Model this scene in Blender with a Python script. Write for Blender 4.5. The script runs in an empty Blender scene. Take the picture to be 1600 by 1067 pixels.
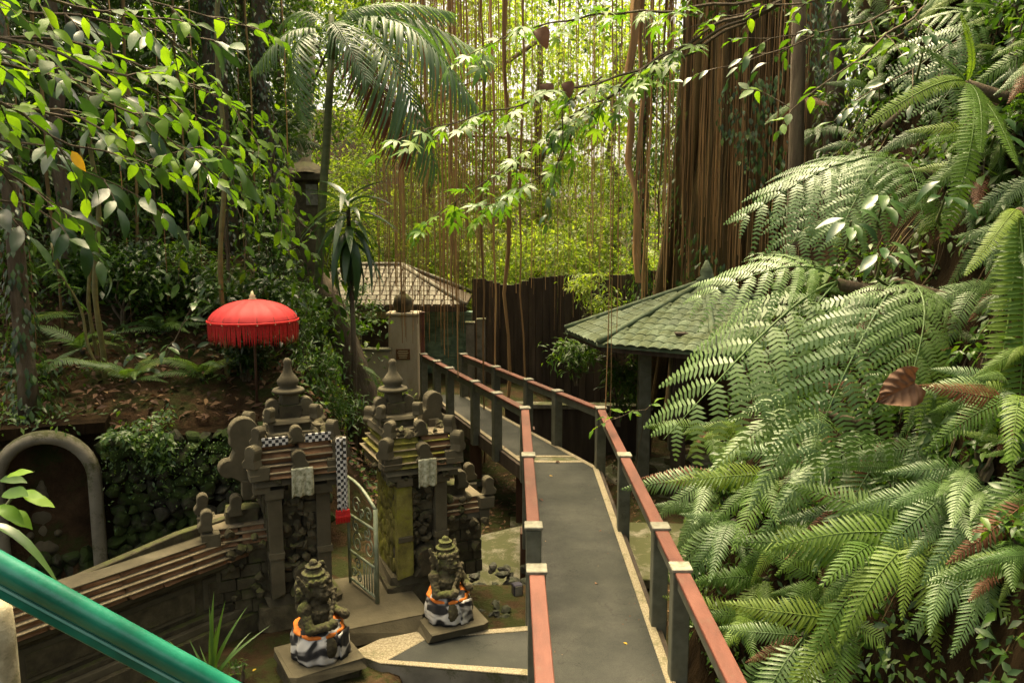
import bpy, bmesh, math, random
import numpy as np
from mathutils import Vector, Matrix, noise
random.seed(7)
rng = np.random.default_rng(7)
R = math.radians
S = bpy.context.scene
C = S.collection

# ------------------------------------------------------------------ camera
F, CX, CY, CAMZ, PITCH = 1250.0, 800.0, 533.5, 3.85, R(7.88)
cam = bpy.data.cameras.new('camera')
cam.sensor_width = 36.0
cam.lens = 36.0 * F / 1600.0
cam.clip_start = 0.05
cam.clip_end = 600
co = bpy.data.objects.new('camera', cam)
C.objects.link(co)
co.location = (0, 0, CAMZ)
co.rotation_euler = (math.pi / 2 - PITCH, 0, 0)
S.camera = co

# ------------------------------------------------------------------ sky, sun, exposure
SUN_EL, SUN_AZ = R(70), R(-25)          # azimuth from +Y towards +X
w = bpy.data.worlds.new('World')
S.world = w
w.use_nodes = True
nt = w.node_tree
bg = nt.nodes['Background']
sky = nt.nodes.new('ShaderNodeTexSky')
sky.sky_type = 'NISHITA'
sky.sun_disc = False
sky.sun_elevation = SUN_EL
sky.sun_rotation = SUN_AZ
sky.air_density = 0.4
sky.dust_density = 8.0
sky.ozone_density = 0.0
tint = nt.nodes.new('ShaderNodeMix')          # light filtered by the leaf canopy: the whole sky a little warm
tint.data_type = 'RGBA'; tint.blend_type = 'MULTIPLY'; tint.inputs[0].default_value = 1.0
tint.inputs[7].default_value = (1.0, 0.93, 0.70, 1.0)
nt.links.new(sky.outputs[0], tint.inputs[6])
nt.links.new(tint.outputs[2], bg.inputs[0])
bg.inputs[1].default_value = 0.15
sl = bpy.data.lights.new('sun', 'SUN')
sl.energy = 1.3
sl.angle = R(35)
sl.color = (1.0, 0.84, 0.50)
so = bpy.data.objects.new('sun', sl)
C.objects.link(so)
sd = Vector((math.sin(SUN_AZ) * math.cos(SUN_EL), math.cos(SUN_AZ) * math.cos(SUN_EL), math.sin(SUN_EL)))
so.rotation_euler = sd.to_track_quat('Z', 'Y').to_euler()
S.view_settings.view_transform = 'Standard'
S.view_settings.look = 'None'
S.view_settings.gamma = 1
S.view_settings.exposure = 2.15
S.view_settings.use_curve_mapping = False
S.render.engine = 'CYCLES'
S.cycles.max_bounces = 8
S.cycles.diffuse_bounces = 5
S.cycles.glossy_bounces = 2
S.cycles.transmission_bounces = 4
S.cycles.use_denoising = True

# ------------------------------------------------------------------ pixel helpers (a pixel is a direction)
_cp, _sp = math.cos(PITCH), math.sin(PITCH)
def ray(px, py):
    a = (px - CX) / F
    b = (CY - py) / F
    return Vector((a, b * _sp + _cp, b * _cp - _sp))
def atZ(px, py, z):
    d = ray(px, py)
    return Vector((0, 0, CAMZ)) + d * ((z - CAMZ) / d.z)
def atY(px, py, y):
    d = ray(px, py)
    return Vector((0, 0, CAMZ)) + d * (y / d.y)

# ------------------------------------------------------------------ tagging
def tag(o, label=None, cat=None, group=None, kind=None):
    if label: o['label'] = label
    if cat: o['category'] = cat
    if group: o['group'] = group
    if kind: o['kind'] = kind
    return o
def empty(name, loc, rz=0.0, label=None, cat=None, group=None):
    o = bpy.data.objects.new(name, None)
    C.objects.link(o)
    o.location = loc
    o.rotation_euler = (0, 0, rz)
    o.empty_display_size = 0.1
    return tag(o, label, cat, group)
def inst(name, me, parent=None, mat=None, label=None, cat=None, group=None, kind=None):
    o = bpy.data.objects.new(name, me)
    C.objects.link(o)
    if parent is not None: o.parent = parent
    if mat is not None: o.matrix_local = mat
    return tag(o, label, cat, group, kind)
def frame(loc, ydir, up, size=1.0):
    y = Vector(ydir).normalized()
    z = Vector(up) - y * Vector(up).dot(y)
    if z.length < 1e-4: z = Vector((1, 0, 0)) - y * y.x
    z.normalize()
    x = y.cross(z)
    m = Matrix((x, y, z)).transposed().to_4x4()
    return Matrix.Translation(loc) @ m @ Matrix.Scale(size, 4)

# ------------------------------------------------------------------ mesh builder
class MB:
    def __init__(s):
        s.v = []; s.f = []
    def add(s, vs, fs):
        n = len(s.v)
        s.v += [tuple(v) for v in vs]
        s.f += [tuple(i + n for i in f) for f in fs]
        return s
    def box(s, c, size, rz=0.0, rot=None):
        hx, hy, hz = size[0] / 2, size[1] / 2, size[2] / 2
        m = rot if rot is not None else Matrix.Rotation(rz, 3, 'Z')
        vs = [Vector(c) + m @ Vector((x * hx, y * hy, z * hz)) for x in (-1, 1) for y in (-1, 1) for z in (-1, 1)]
        return s.add(vs, [(0, 1, 3, 2), (4, 6, 7, 5), (0, 4, 5, 1), (2, 3, 7, 6), (0, 2, 6, 4), (1, 5, 7, 3)])
    def beam(s, a, b, wd, ht, up=(0, 0, 1)):
        a = Vector(a); b = Vector(b)
        y = (b - a).normalized()
        x = y.cross(Vector(up)).normalized()
        z = x.cross(y)
        rot = Matrix((x, y, z)).transposed()
        return s.box((a + b) / 2, (wd, (b - a).length, ht), rot=rot)
    def tube(s, pts, rad, n=6, cap=True):
        pts = [Vector(p) for p in pts]
        if not hasattr(rad, '__len__'): rad = [rad] * len(pts)
        ref = None; vs = []
        for i, p in enumerate(pts):
            t = (pts[min(i + 1, len(pts) - 1)] - pts[max(i - 1, 0)])
            if t.length < 1e-9: t = Vector((0, 0, 1))
            t.normalize()
            if ref is None:
                ref = Vector((1, 0, 0)) if abs(t.x) < 0.9 else Vector((0, 1, 0))
            u = (ref - t * ref.dot(t)).normalized(); ref = u
            v = t.cross(u)
            for k in range(n):
                a = 2 * math.pi * k / n
                vs.append(p + (u * math.cos(a) + v * math.sin(a)) * rad[i])
        fs = []
        for i in range(len(pts) - 1):
            for k in range(n):
                k2 = (k + 1) % n
                fs.append((i * n + k, i * n + k2, (i + 1) * n + k2, (i + 1) * n + k))
        if cap:
            fs.append(tuple(range(n - 1, -1, -1)))
            fs.append(tuple((len(pts) - 1) * n + k for k in range(n)))
        return s.add(vs, fs)
    def lathe(s, prof, n=16, c=(0, 0, 0), wob=None):
        vs = []
        for i, (r, z) in enumerate(prof):
            for k in range(n):
                a = 2 * math.pi * k / n
                rr = r * (wob(a, z) if wob else 1)
                vs.append((c[0] + rr * math.cos(a), c[1] + rr * math.sin(a), c[2] + z))
        fs = [(i * n + k, i * n + (k + 1) % n, (i + 1) * n + (k + 1) % n, (i + 1) * n + k) for i in range(len(prof) - 1) for k in range(n)]
        fs.append(tuple(range(n - 1, -1, -1)))
        fs.append(tuple((len(prof) - 1) * n + k for k in range(n)))
        return s.add(vs, fs)
    def extrude(s, poly, th, m=None):
        """outline in the local xz plane, thickness th along y"""
        n = len(poly)
        vs = [Vector((p[0], -th / 2, p[1])) for p in poly] + [Vector((p[0], th / 2, p[1])) for p in poly]
        if m is not None: vs = [m @ v for v in vs]
        fs = [tuple(range(n)), tuple(range(2 * n - 1, n - 1, -1))]
        fs += [(i, i + n, (i + 1) % n + n, (i + 1) % n) for i in range(n)]
        return s.add(vs, fs)
    def ball(s, c, r, n=8, rings=6, rot=None):
        if not hasattr(r, '__len__'): r = (r, r, r)
        vs = []
        for i in range(rings + 1):
            t = math.pi * i / rings
            for k in range(n):
                a = 2 * math.pi * k / n
                p = Vector((r[0] * math.sin(t) * math.cos(a), r[1] * math.sin(t) * math.sin(a), r[2] * math.cos(t)))
                if rot is not None: p = rot @ p
                vs.append(Vector(c) + p)
        fs = [(i * n + k, (i + 1) * n + k, (i + 1) * n + (k + 1) % n, i * n + (k + 1) % n) for i in range(rings) for k in range(n)]
        return s.add(vs, fs)
    def mesh(s, name, mat, smooth=False):
        me = bpy.data.meshes.new(name)
        me.from_pydata(s.v, [], s.f)
        if mat: me.materials.append(mat)
        if smooth: me.polygons.foreach_set('use_smooth', [True] * len(me.polygons))
        me.update()
        return me
    def obj(s, name, mat, parent=None, smooth=False, bevel=0.0, **kw):
        o = inst(name, s.mesh(name, mat, smooth), parent, **kw)
        if bevel:
            b = o.modifiers.new('bevel', 'BEVEL'); b.width = bevel; b.segments = 1; b.limit_method = 'ANGLE'
        return o

def np_mesh(name, V, T, mat, tint=None, smooth=False):
    me = bpy.data.meshes.new(name)
    V = np.asarray(V, np.float32); T = np.asarray(T, np.int32)
    me.vertices.add(len(V)); me.vertices.foreach_set('co', V.ravel())
    k = T.shape[1]
    me.loops.add(T.size); me.loops.foreach_set('vertex_index', T.ravel())
    me.polygons.add(len(T))
    me.polygons.foreach_set('loop_start', np.arange(len(T), dtype=np.int32) * k)
    if smooth: me.polygons.foreach_set('use_smooth', np.ones(len(T), bool))
    me.materials.append(mat)
    if tint is not None:
        a = me.attributes.new('tint', 'FLOAT', 'POINT')
        a.data.foreach_set('value', np.asarray(tint, np.float32))
    me.update(calc_edges=True)
    return me

# ------------------------------------------------------------------ materials
def _nt(name):
    m = bpy.data.materials.new(name); m.use_nodes = True
    t = m.node_tree
    return m, t, t.nodes['Principled BSDF'], t.nodes['Material Output']
def rgb(c): return (c[0], c[1], c[2], 1.0)
def ramp(t, stops):
    n = t.nodes.new('ShaderNodeValToRGB')
    e = n.color_ramp.elements
    while len(e) < len(stops): e.new(0.5)
    for i, (p, c) in enumerate(stops):
        e[i].position = p; e[i].color = rgb(c)
    return n
def noise_n(t, scale, detail=5, rough=0.6, vec=None, stretch=None, dist=0.0):
    if vec is None:
        g = t.nodes.new('ShaderNodeNewGeometry'); vec = g.outputs['Position']
    if stretch:
        mp = t.nodes.new('ShaderNodeMapping'); mp.inputs['Scale'].default_value = stretch
        t.links.new(vec, mp.inputs['Vector']); vec = mp.outputs[0]
    n = t.nodes.new('ShaderNodeTexNoise')
    n.inputs['Scale'].default_value = scale; n.inputs['Detail'].default_value = detail
    n.inputs['Roughness'].default_value = rough; n.inputs['Distortion'].default_value = dist
    t.links.new(vec, n.inputs['Vector'])
    return n
def pmat(name, stops, scale=6, rough=0.8, bump=0.3, bscale=40, moss=None, stretch=None, spec=0.4, coat=0, moss_up=True, moss_t=0.5, bdist=0.01, metallic=0, varamt=0.0):
    m, t, p, out = _nt(name)
    n = noise_n(t, scale, stretch=stretch)
    r = ramp(t, stops); t.links.new(n.outputs['Fac'], r.inputs[0])
    col = r.outputs[0]
    if varamt:
        oi = t.nodes.new('ShaderNodeObjectInfo')
        mr = t.nodes.new('ShaderNodeMapRange'); mr.inputs[3].default_value = 1 - varamt; mr.inputs[4].default_value = 1 + varamt
        t.links.new(oi.outputs['Random'], mr.inputs[0])
        vm = t.nodes.new('ShaderNodeVectorMath'); vm.operation = 'SCALE'
        t.links.new(col, vm.inputs[0]); t.links.new(mr.outputs[0], vm.inputs['Scale']); col = vm.outputs[0]
    if moss:
        n2 = noise_n(t, 3.3, detail=7, rough=0.7)
        n3 = noise_n(t, 60, detail=2)
        ma = t.nodes.new('ShaderNodeMath'); ma.operation = 'MULTIPLY_ADD'; ma.inputs[1].default_value = 0.25
        t.links.new(n3.outputs['Fac'], ma.inputs[0]); t.links.new(n2.outputs['Fac'], ma.inputs[2])
        val = ma.outputs[0]
        if moss_up:
            g = t.nodes.new('ShaderNodeNewGeometry'); sx = t.nodes.new('ShaderNodeSeparateXYZ')
            t.links.new(g.outputs['Normal'], sx.inputs[0])
            mb = t.nodes.new('ShaderNodeMath'); mb.operation = 'MULTIPLY_ADD'; mb.inputs[1].default_value = 0.16
            t.links.new(sx.outputs[2], mb.inputs[0]); t.links.new(val, mb.inputs[2]); val = mb.outputs[0]
        mr = t.nodes.new('ShaderNodeMapRange'); mr.inputs[1].default_value = moss_t + 0.1; mr.inputs[2].default_value = moss_t + 0.24
        t.links.new(val, mr.inputs[0])
        mx = t.nodes.new('ShaderNodeMix'); mx.data_type = 'RGBA'
        t.links.new(mr.outputs[0], mx.inputs[0]); t.links.new(col, mx.inputs[6]); mx.inputs[7].default_value = rgb(moss)
        col = mx.outputs[2]
    t.links.new(col, p.inputs['Base Color'])
    p.inputs['Roughness'].default_value = rough
    p.inputs['Specular IOR Level'].default_value = spec
    p.inputs['Coat Weight'].default_value = coat
    p.inputs['Metallic'].default_value = metallic
    if bump:
        nb = noise_n(t, bscale, detail=6, rough=0.65, stretch=stretch)
        b = t.nodes.new('ShaderNodeBump'); b.inputs['Strength'].default_value = bump; b.inputs['Distance'].default_value = bdist
        t.links.new(nb.outputs['Fac'], b.inputs['Height']); t.links.new(b.outputs[0], p.inputs['Normal'])
    return m
def leafmat(name, stops, rough=0.38, trans=0.35, tcol=(1.25, 1.35, 0.5), src='attr', spec=0.5, nscale=9):
    """per-leaf colour from a random tint, a little mottling, light passing through the blade"""
    m, t, p, out = _nt(name)
    if src == 'attr':
        a = t.nodes.new('ShaderNodeAttribute'); a.attribute_name = 'tint'; val = a.outputs['Fac']
    else:
        a = t.nodes.new('ShaderNodeObjectInfo'); val = a.outputs['Random']
    n = noise_n(t, nscale, detail=3)
    ma = t.nodes.new('ShaderNodeMath'); ma.operation = 'MULTIPLY_ADD'; ma.inputs[1].default_value = 0.35
    sb = t.nodes.new('ShaderNodeMath'); sb.operation = 'SUBTRACT'; sb.inputs[1].default_value = 0.5
    t.links.new(n.outputs['Fac'], sb.inputs[0]); t.links.new(sb.outputs[0], ma.inputs[0]); t.links.new(val, ma.inputs[2])
    r = ramp(t, stops); t.links.new(ma.outputs[0], r.inputs[0])
    t.links.new(r.outputs[0], p.inputs['Base Color'])
    p.inputs['Roughness'].default_value = rough
    p.inputs['Specular IOR Level'].default_value = spec
    tr = t.nodes.new('ShaderNodeBsdfTranslucent')
    vm = t.nodes.new('ShaderNodeVectorMath'); vm.operation = 'MULTIPLY'; vm.inputs[1].default_value = tcol
    t.links.new(r.outputs[0], vm.inputs[0]); t.links.new(vm.outputs[0], tr.inputs['Color'])
    mx = t.nodes.new('ShaderNodeMixShader'); mx.inputs[0].default_value = trans
    t.links.new(p.outputs[0], mx.inputs[1]); t.links.new(tr.outputs[0], mx.inputs[2])
    t.links.new(mx.outputs[0], out.inputs['Surface'])
    return m

MAT = {}
def asphalt():
    m, t, p, out = _nt('asphalt')
    a = noise_n(t, 1.1, 6, 0.65); b = noise_n(t, 320, 2, 0.7); c = noise_n(t, 0.55, 3, 0.5, stretch=(1, 0.3, 1))
    r = ramp(t, [(0.30, (0.020, 0.022, 0.020)), (0.5, (0.036, 0.038, 0.034)), (0.70, (0.058, 0.058, 0.052))]); t.links.new(a.outputs[0], r.inputs[0])
    g = ramp(t, [(0.35, (0.55, 0.55, 0.52)), (0.5, (1, 1, 1)), (0.72, (1.9, 1.85, 1.7))]); t.links.new(b.outputs[0], g.inputs[0])
    w2 = ramp(t, [(0.35, (0.7, 0.72, 0.62)), (0.6, (1.15, 1.13, 1.1))]); t.links.new(c.outputs[0], w2.inputs[0])
    m1 = t.nodes.new('ShaderNodeVectorMath'); m1.operation = 'MULTIPLY'; m2 = t.nodes.new('ShaderNodeVectorMath'); m2.operation = 'MULTIPLY'
    t.links.new(r.outputs[0], m1.inputs[0]); t.links.new(g.outputs[0], m1.inputs[1]); t.links.new(m1.outputs[0], m2.inputs[0]); t.links.new(w2.outputs[0], m2.inputs[1])
    v = t.nodes.new('ShaderNodeTexVoronoi'); v.feature = 'DISTANCE_TO_EDGE'; v.inputs['Scale'].default_value = 0.9
    ge = t.nodes.new('ShaderNodeNewGeometry'); nn = noise_n(t, 2.5, 4); ad = t.nodes.new('ShaderNodeVectorMath'); ad.operation = 'ADD'
    t.links.new(ge.outputs['Position'], ad.inputs[0]); t.links.new(nn.outputs['Color'], ad.inputs[1]); t.links.new(ad.outputs[0], v.inputs['Vector'])
    cr = ramp(t, [(0.0, (0.55, 0.55, 0.52)), (0.006, (1, 1, 1))]); t.links.new(v.outputs['Distance'], cr.inputs[0])
    m3 = t.nodes.new('ShaderNodeVectorMath'); m3.operation = 'MULTIPLY'; t.links.new(m2.outputs[0], m3.inputs[0]); t.links.new(cr.outputs[0], m3.inputs[1])
    t.links.new(m3.outputs[0], p.inputs['Base Color']); p.inputs['Roughness'].default_value = 0.8; p.inputs['Specular IOR Level'].default_value = 0.2
    bp = t.nodes.new('ShaderNodeBump'); bp.inputs['Strength'].default_value = 0.5; bp.inputs['Distance'].default_value = 0.004
    t.links.new(b.outputs[0], bp.inputs['Height']); t.links.new(bp.outputs[0], p.inputs['Normal'])
    return m
MAT['asphalt'] = asphalt()
MAT['asphalt_old'] = pmat('asphalt', [(0.3, (0.058, 0.062, 0.057)), (0.5, (0.085, 0.088, 0.080)), (0.7, (0.115, 0.115, 0.10))], 2.2, 0.75, 0.5, 260, bdist=0.004, moss=(0.055, 0.062, 0.04), moss_up=False, moss_t=0.52)
MAT['pebble'] = pmat('washed pebble', [(0.3, (0.10, 0.08, 0.045)), (0.5, (0.23, 0.195, 0.12)), (0.7, (0.36, 0.31, 0.21))], 70, 0.85, 0.8, 130, bdist=0.006, moss=(0.09, 0.085, 0.03), moss_up=False, moss_t=0.58)
MAT['concrete'] = pmat('aged concrete', [(0.3, (0.10, 0.093, 0.065)), (0.55, (0.18, 0.165, 0.12)), (0.75, (0.26, 0.24, 0.18))], 3, 0.9, 0.4, 50, moss=(0.06, 0.065, 0.02), moss_t=0.55)
MAT['stone'] = pmat('volcanic stone', [(0.3, (0.030, 0.025, 0.012)), (0.5, (0.060, 0.050, 0.025)), (0.7, (0.10, 0.086, 0.046))], 7, 0.9, 0.7, 45, moss=(0.07, 0.078, 0.018), moss_t=0.62, varamt=0.25)
MAT['smooth_stone'] = pmat('weathered smooth stone', [(0.3, (0.055, 0.046, 0.024)), (0.6, (0.088, 0.076, 0.043)), (0.8, (0.13, 0.115, 0.07))], 4, 0.9, 0.35, 40, varamt=0.12)
MAT['mossy'] = pmat('moss covered stone', [(0.3, (0.085, 0.075, 0.02)), (0.5, (0.15, 0.135, 0.03)), (0.7, (0.22, 0.20, 0.05))], 9, 0.95, 0.8, 70, moss=(0.20, 0.20, 0.02), moss_up=False, moss_t=0.5, varamt=0.15)
MAT['brick'] = pmat('red sandstone course', [(0.3, (0.14, 0.07, 0.03)), (0.6, (0.24, 0.13, 0.06)), (0.8, (0.30, 0.20, 0.11))], 8, 0.9, 0.5, 60, varamt=0.2)
MAT['pale_ledge'] = pmat('pale stone ledge', [(0.3, (0.11, 0.09, 0.05)), (0.6, (0.20, 0.165, 0.10)), (0.8, (0.28, 0.235, 0.155))], 6, 0.9, 0.4, 60, varamt=0.15)
MAT['rock'] = pmat('dark wall rock', [(0.3, (0.018, 0.018, 0.013)), (0.55, (0.05, 0.048, 0.036)), (0.8, (0.10, 0.096, 0.072))], 9, 0.75, 0.9, 30, moss=(0.028, 0.034, 0.012), moss_t=0.58, varamt=0.4)
MAT['wallrock'] = pmat('mossy wall rock', [(0.3, (0.014, 0.014, 0.010)), (0.55, (0.038, 0.036, 0.025)), (0.8, (0.08, 0.074, 0.052))], 9, 0.9, 0.9, 30, moss=(0.032, 0.05, 0.012), moss_up=False, moss_t=0.44, varamt=0.4, spec=0.15)
MAT['earth'] = pmat('forest soil', [(0.3, (0.020, 0.012, 0.006)), (0.5, (0.045, 0.027, 0.013)), (0.7, (0.08, 0.05, 0.025))], 2.5, 0.95, 1.0, 14, moss=(0.03, 0.036, 0.010), moss_t=0.6, bdist=0.05, spec=0.1)
MAT['bank'] = pmat('root matted bank', [(0.3, (0.006, 0.004, 0.002)), (0.5, (0.02, 0.013, 0.006)), (0.75, (0.05, 0.033, 0.016))], 4, 0.95, 1.0, 16, stretch=(1, 1, 0.22), bdist=0.06, spec=0.05)
MAT['post'] = pmat('grey green paint', [(0.3, (0.075, 0.078, 0.052)), (0.5, (0.105, 0.108, 0.076)), (0.7, (0.14, 0.142, 0.105))], 7, 0.5, 0.15, 60, moss=(0.05, 0.055, 0.03), moss_up=False, moss_t=0.62, varamt=0.1)
MAT['cap'] = pmat('pale post cap', [(0.3, (0.11, 0.105, 0.072)), (0.5, (0.19, 0.185, 0.135)), (0.7, (0.27, 0.26, 0.20))], 14, 0.6, 0.2, 70, varamt=0.2)
MAT['redrail'] = pmat('worn red rail paint', [(0.25, (0.055, 0.020, 0.013)), (0.5, (0.115, 0.038, 0.024)), (0.7, (0.15, 0.056, 0.036)), (0.85, (0.19, 0.09, 0.06))], 4, 0.5, 0.35, 60, moss=(0.11, 0.065, 0.04), moss_up=False, moss_t=0.6, stretch=(1, 0.35, 1), varamt=0.15)
MAT['brownpost'] = pmat('brown timber', [(0.3, (0.05, 0.025, 0.013)), (0.7, (0.11, 0.055, 0.03))], 6, 0.7, 0.4, 50, stretch=(1, 1, 0.2))
MAT['wood'] = pmat('dark weathered timber', [(0.3, (0.028, 0.019, 0.011)), (0.5, (0.05, 0.036, 0.022)), (0.7, (0.085, 0.062, 0.04))], 5, 0.85, 0.6, 40, stretch=(1, 1, 0.15), varamt=0.3)
MAT['bark'] = pmat('bark', [(0.3, (0.05, 0.035, 0.02)), (0.5, (0.10, 0.075, 0.045)), (0.7, (0.17, 0.135, 0.085))], 6, 0.9, 0.9, 25, stretch=(1, 1, 0.2), moss=(0.05, 0.06, 0.015), moss_up=False, moss_t=0.6, bdist=0.03)
MAT['palebark'] = pmat('pale bark', [(0.3, (0.28, 0.25, 0.17)), (0.5, (0.42, 0.38, 0.28)), (0.7, (0.55, 0.51, 0.40))], 3, 0.9, 0.5, 18, stretch=(1, 1, 0.3), bdist=0.03)
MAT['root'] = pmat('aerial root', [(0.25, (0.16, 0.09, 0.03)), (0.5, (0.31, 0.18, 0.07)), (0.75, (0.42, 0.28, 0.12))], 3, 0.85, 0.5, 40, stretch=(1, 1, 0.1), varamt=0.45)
MAT['banyan'] = pmat('banyan trunk', [(0.3, (0.045, 0.03, 0.010)), (0.5, (0.11, 0.075, 0.026)), (0.72, (0.19, 0.135, 0.05))], 7, 0.9, 1.0, 20, stretch=(1, 1, 0.05), bdist=0.06, moss=(0.06, 0.06, 0.015), moss_up=False, moss_t=0.6)
MAT['rootdark'] = pmat('dark olive root', [(0.25, (0.045, 0.03, 0.010)), (0.5, (0.11, 0.072, 0.024)), (0.75, (0.20, 0.14, 0.05))], 3, 0.9, 0.5, 40, stretch=(1, 1, 0.08), varamt=0.5)  # dark olive brown, the roots' own colour
MAT['palmstem'] = pmat('green palm stem', [(0.3, (0.05, 0.065, 0.022)), (0.7, (0.12, 0.14, 0.05))], 5, 0.6, 0.3, 30, stretch=(1, 1, 3))
MAT['bamboo'] = pmat('yellow green cane', [(0.3, (0.08, 0.075, 0.02)), (0.7, (0.17, 0.15, 0.045))], 5, 0.5, 0.2, 30, stretch=(1, 1, 2))
MAT['tile_green'] = pmat('green roof tile', [(0.3, (0.045, 0.07, 0.035)), (0.5, (0.08, 0.115, 0.062)), (0.7, (0.13, 0.165, 0.10))], 5, 0.75, 0.3, 50, moss=(0.05, 0.07, 0.02), moss_t=0.6, varamt=0.2)
MAT['tile_grey'] = pmat('grey roof tile', [(0.3, (0.12, 0.11, 0.075)), (0.5, (0.19, 0.175, 0.13)), (0.7, (0.27, 0.255, 0.19))], 3, 0.8, 0.3, 40, varamt=0.15)
MAT['plaster'] = pmat('stained cream plaster', [(0.3, (0.30, 0.24, 0.14)), (0.5, (0.45, 0.39, 0.27)), (0.75, (0.55, 0.49, 0.36))], 2.2, 0.9, 0.2, 30, stretch=(1, 1, 0.35))
MAT['greenwall'] = pmat('green glazed stone', [(0.3, (0.075, 0.13, 0.085)), (0.5, (0.13, 0.21, 0.145)), (0.7, (0.20, 0.29, 0.20))], 5, 0.7, 0.5, 30, varamt=0.3)
MAT['plaque'] = pmat('brown plaque', [(0.3, (0.09, 0.04, 0.015)), (0.7, (0.19, 0.09, 0.03))], 30, 0.6, 0.2, 40)
MAT['red'] = pmat('red umbrella cloth', [(0.3, (0.40, 0.016, 0.018)), (0.5, (0.48, 0.022, 0.024)), (0.7, (0.54, 0.036, 0.034))], 4, 0.65, 0.15, 300, bdist=0.002)
MAT['redfringe'] = pmat('red fringe', [(0.3, (0.40, 0.008, 0.008)), (0.7, (0.62, 0.02, 0.015))], 30, 0.7, 0, varamt=0.2)
MAT['gold'] = pmat('gilt finial', [(0.3, (0.50, 0.42, 0.22)), (0.7, (0.72, 0.62, 0.38))], 12, 0.4, 0.1, 60)
MAT['gatemetal'] = pmat('grey green gate paint', [(0.3, (0.12, 0.15, 0.09)), (0.7, (0.24, 0.27, 0.18))], 12, 0.45, 0.2, 80)
MAT['greenrail'] = pmat('green gloss paint', [(0.3, (0.004, 0.10, 0.058)), (0.5, (0.006, 0.155, 0.092)), (0.68, (0.018, 0.21, 0.13)), (0.8, (0.09, 0.28, 0.18))], 9, 0.3, 0.12, 40, coat=0.3, spec=0.9, moss=(0.03, 0.10, 0.06), moss_up=False, moss_t=0.62)
MAT['greenhighlight'] = pmat('pale green highlight', [(0.3, (0.10, 0.32, 0.24)), (0.7, (0.25, 0.5, 0.40))], 8, 0.35, 0.05, 25)  # handrail's highlight line, put into the colour as pale green
MAT['palestone'] = pmat('pale rough pillar', [(0.3, (0.20, 0.175, 0.10)), (0.5, (0.34, 0.30, 0.19)), (0.7, (0.48, 0.44, 0.30))], 14, 0.95, 0.6, 60, moss=(0.12, 0.13, 0.04), moss_up=False, moss_t=0.58)
MAT['talisman'] = pmat('pale printed cloth', [(0.35, (0.16, 0.17, 0.09)), (0.5, (0.36, 0.36, 0.24)), (0.65, (0.52, 0.52, 0.38))], 26, 0.9, 0.4, 40)
MAT['orange'] = pmat('orange sash', [(0.3, (0.60, 0.13, 0.012)), (0.7, (0.78, 0.25, 0.03))], 14, 0.7, 0.3, 50)
MAT['deadleaf'] = leafmat('dead leaf', [(0.0, (0.055, 0.025, 0.012)), (0.5, (0.10, 0.05, 0.026)), (1.0, (0.16, 0.09, 0.048))], 0.85, 0.15, (1.2, 0.9, 0.6), 'obj')
MAT['litter'] = leafmat('leaf litter', [(0.0, (0.035, 0.017, 0.008)), (0.5, (0.08, 0.04, 0.018)), (0.85, (0.14, 0.075, 0.034)), (1.0, (0.26, 0.16, 0.07))], 0.85, 0.1, (1.2, 0.9, 0.6))
MAT['yellowleaf'] = leafmat('yellowed leaf', [(0.0, (0.60, 0.38, 0.02)), (1.0, (0.78, 0.60, 0.06))], 0.5, 0.4, (1.2, 1.0, 0.4), 'obj')
MAT['deadfrond'] = leafmat('dead brown frond', [(0.0, (0.13, 0.05, 0.018)), (0.5, (0.22, 0.10, 0.035)), (1.0, (0.32, 0.17, 0.065))], 0.7, 0.25, (1.3, 0.9, 0.5))
MAT['lamp'] = pmat('dark lamp housing', [(0.3, (0.02, 0.018, 0.03)), (0.7, (0.06, 0.055, 0.08))], 10, 0.35, 0.1, 60)
# poleng cloth: bold black, grey and white patches on the guardians
def poleng():
    m, t, p, out = _nt('black and white cloth')
    n = noise_n(t, 3.6, detail=1, rough=0.4, stretch=(1, 1, 2.3), dist=1.2)
    r = ramp(t, [(0.40, (0.012, 0.012, 0.012)), (0.46, (0.035, 0.033, 0.032)), (0.51, (0.30, 0.29, 0.26)), (0.58, (0.62, 0.60, 0.54))])
    t.links.new(n.outputs['Fac'], r.inputs[0]); t.links.new(r.outputs[0], p.inputs['Base Color'])
    p.inputs['Roughness'].default_value = 0.85
    return m
MAT['poleng'] = poleng()
def checker():
    m, t, p, out = _nt('checkered cloth')
    tc = t.nodes.new('ShaderNodeTexCoord'); ck = t.nodes.new('ShaderNodeTexChecker')
    ck.inputs['Scale'].default_value = 32.0
    ck.inputs[1].default_value = rgb((0.62, 0.60, 0.55)); ck.inputs[2].default_value = rgb((0.03, 0.03, 0.03))
    mp = t.nodes.new('ShaderNodeMapping'); mp.inputs['Location'].default_value = (0.0131, 0.0131, 0.0131)
    t.links.new(tc.outputs['Object'], mp.inputs[0]); t.links.new(mp.outputs[0], ck.inputs[0])
    t.links.new(ck.outputs[0], p.inputs['Base Color']); p.inputs['Roughness'].default_value = 0.9
    return m
MAT['checker'] = checker()
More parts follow.
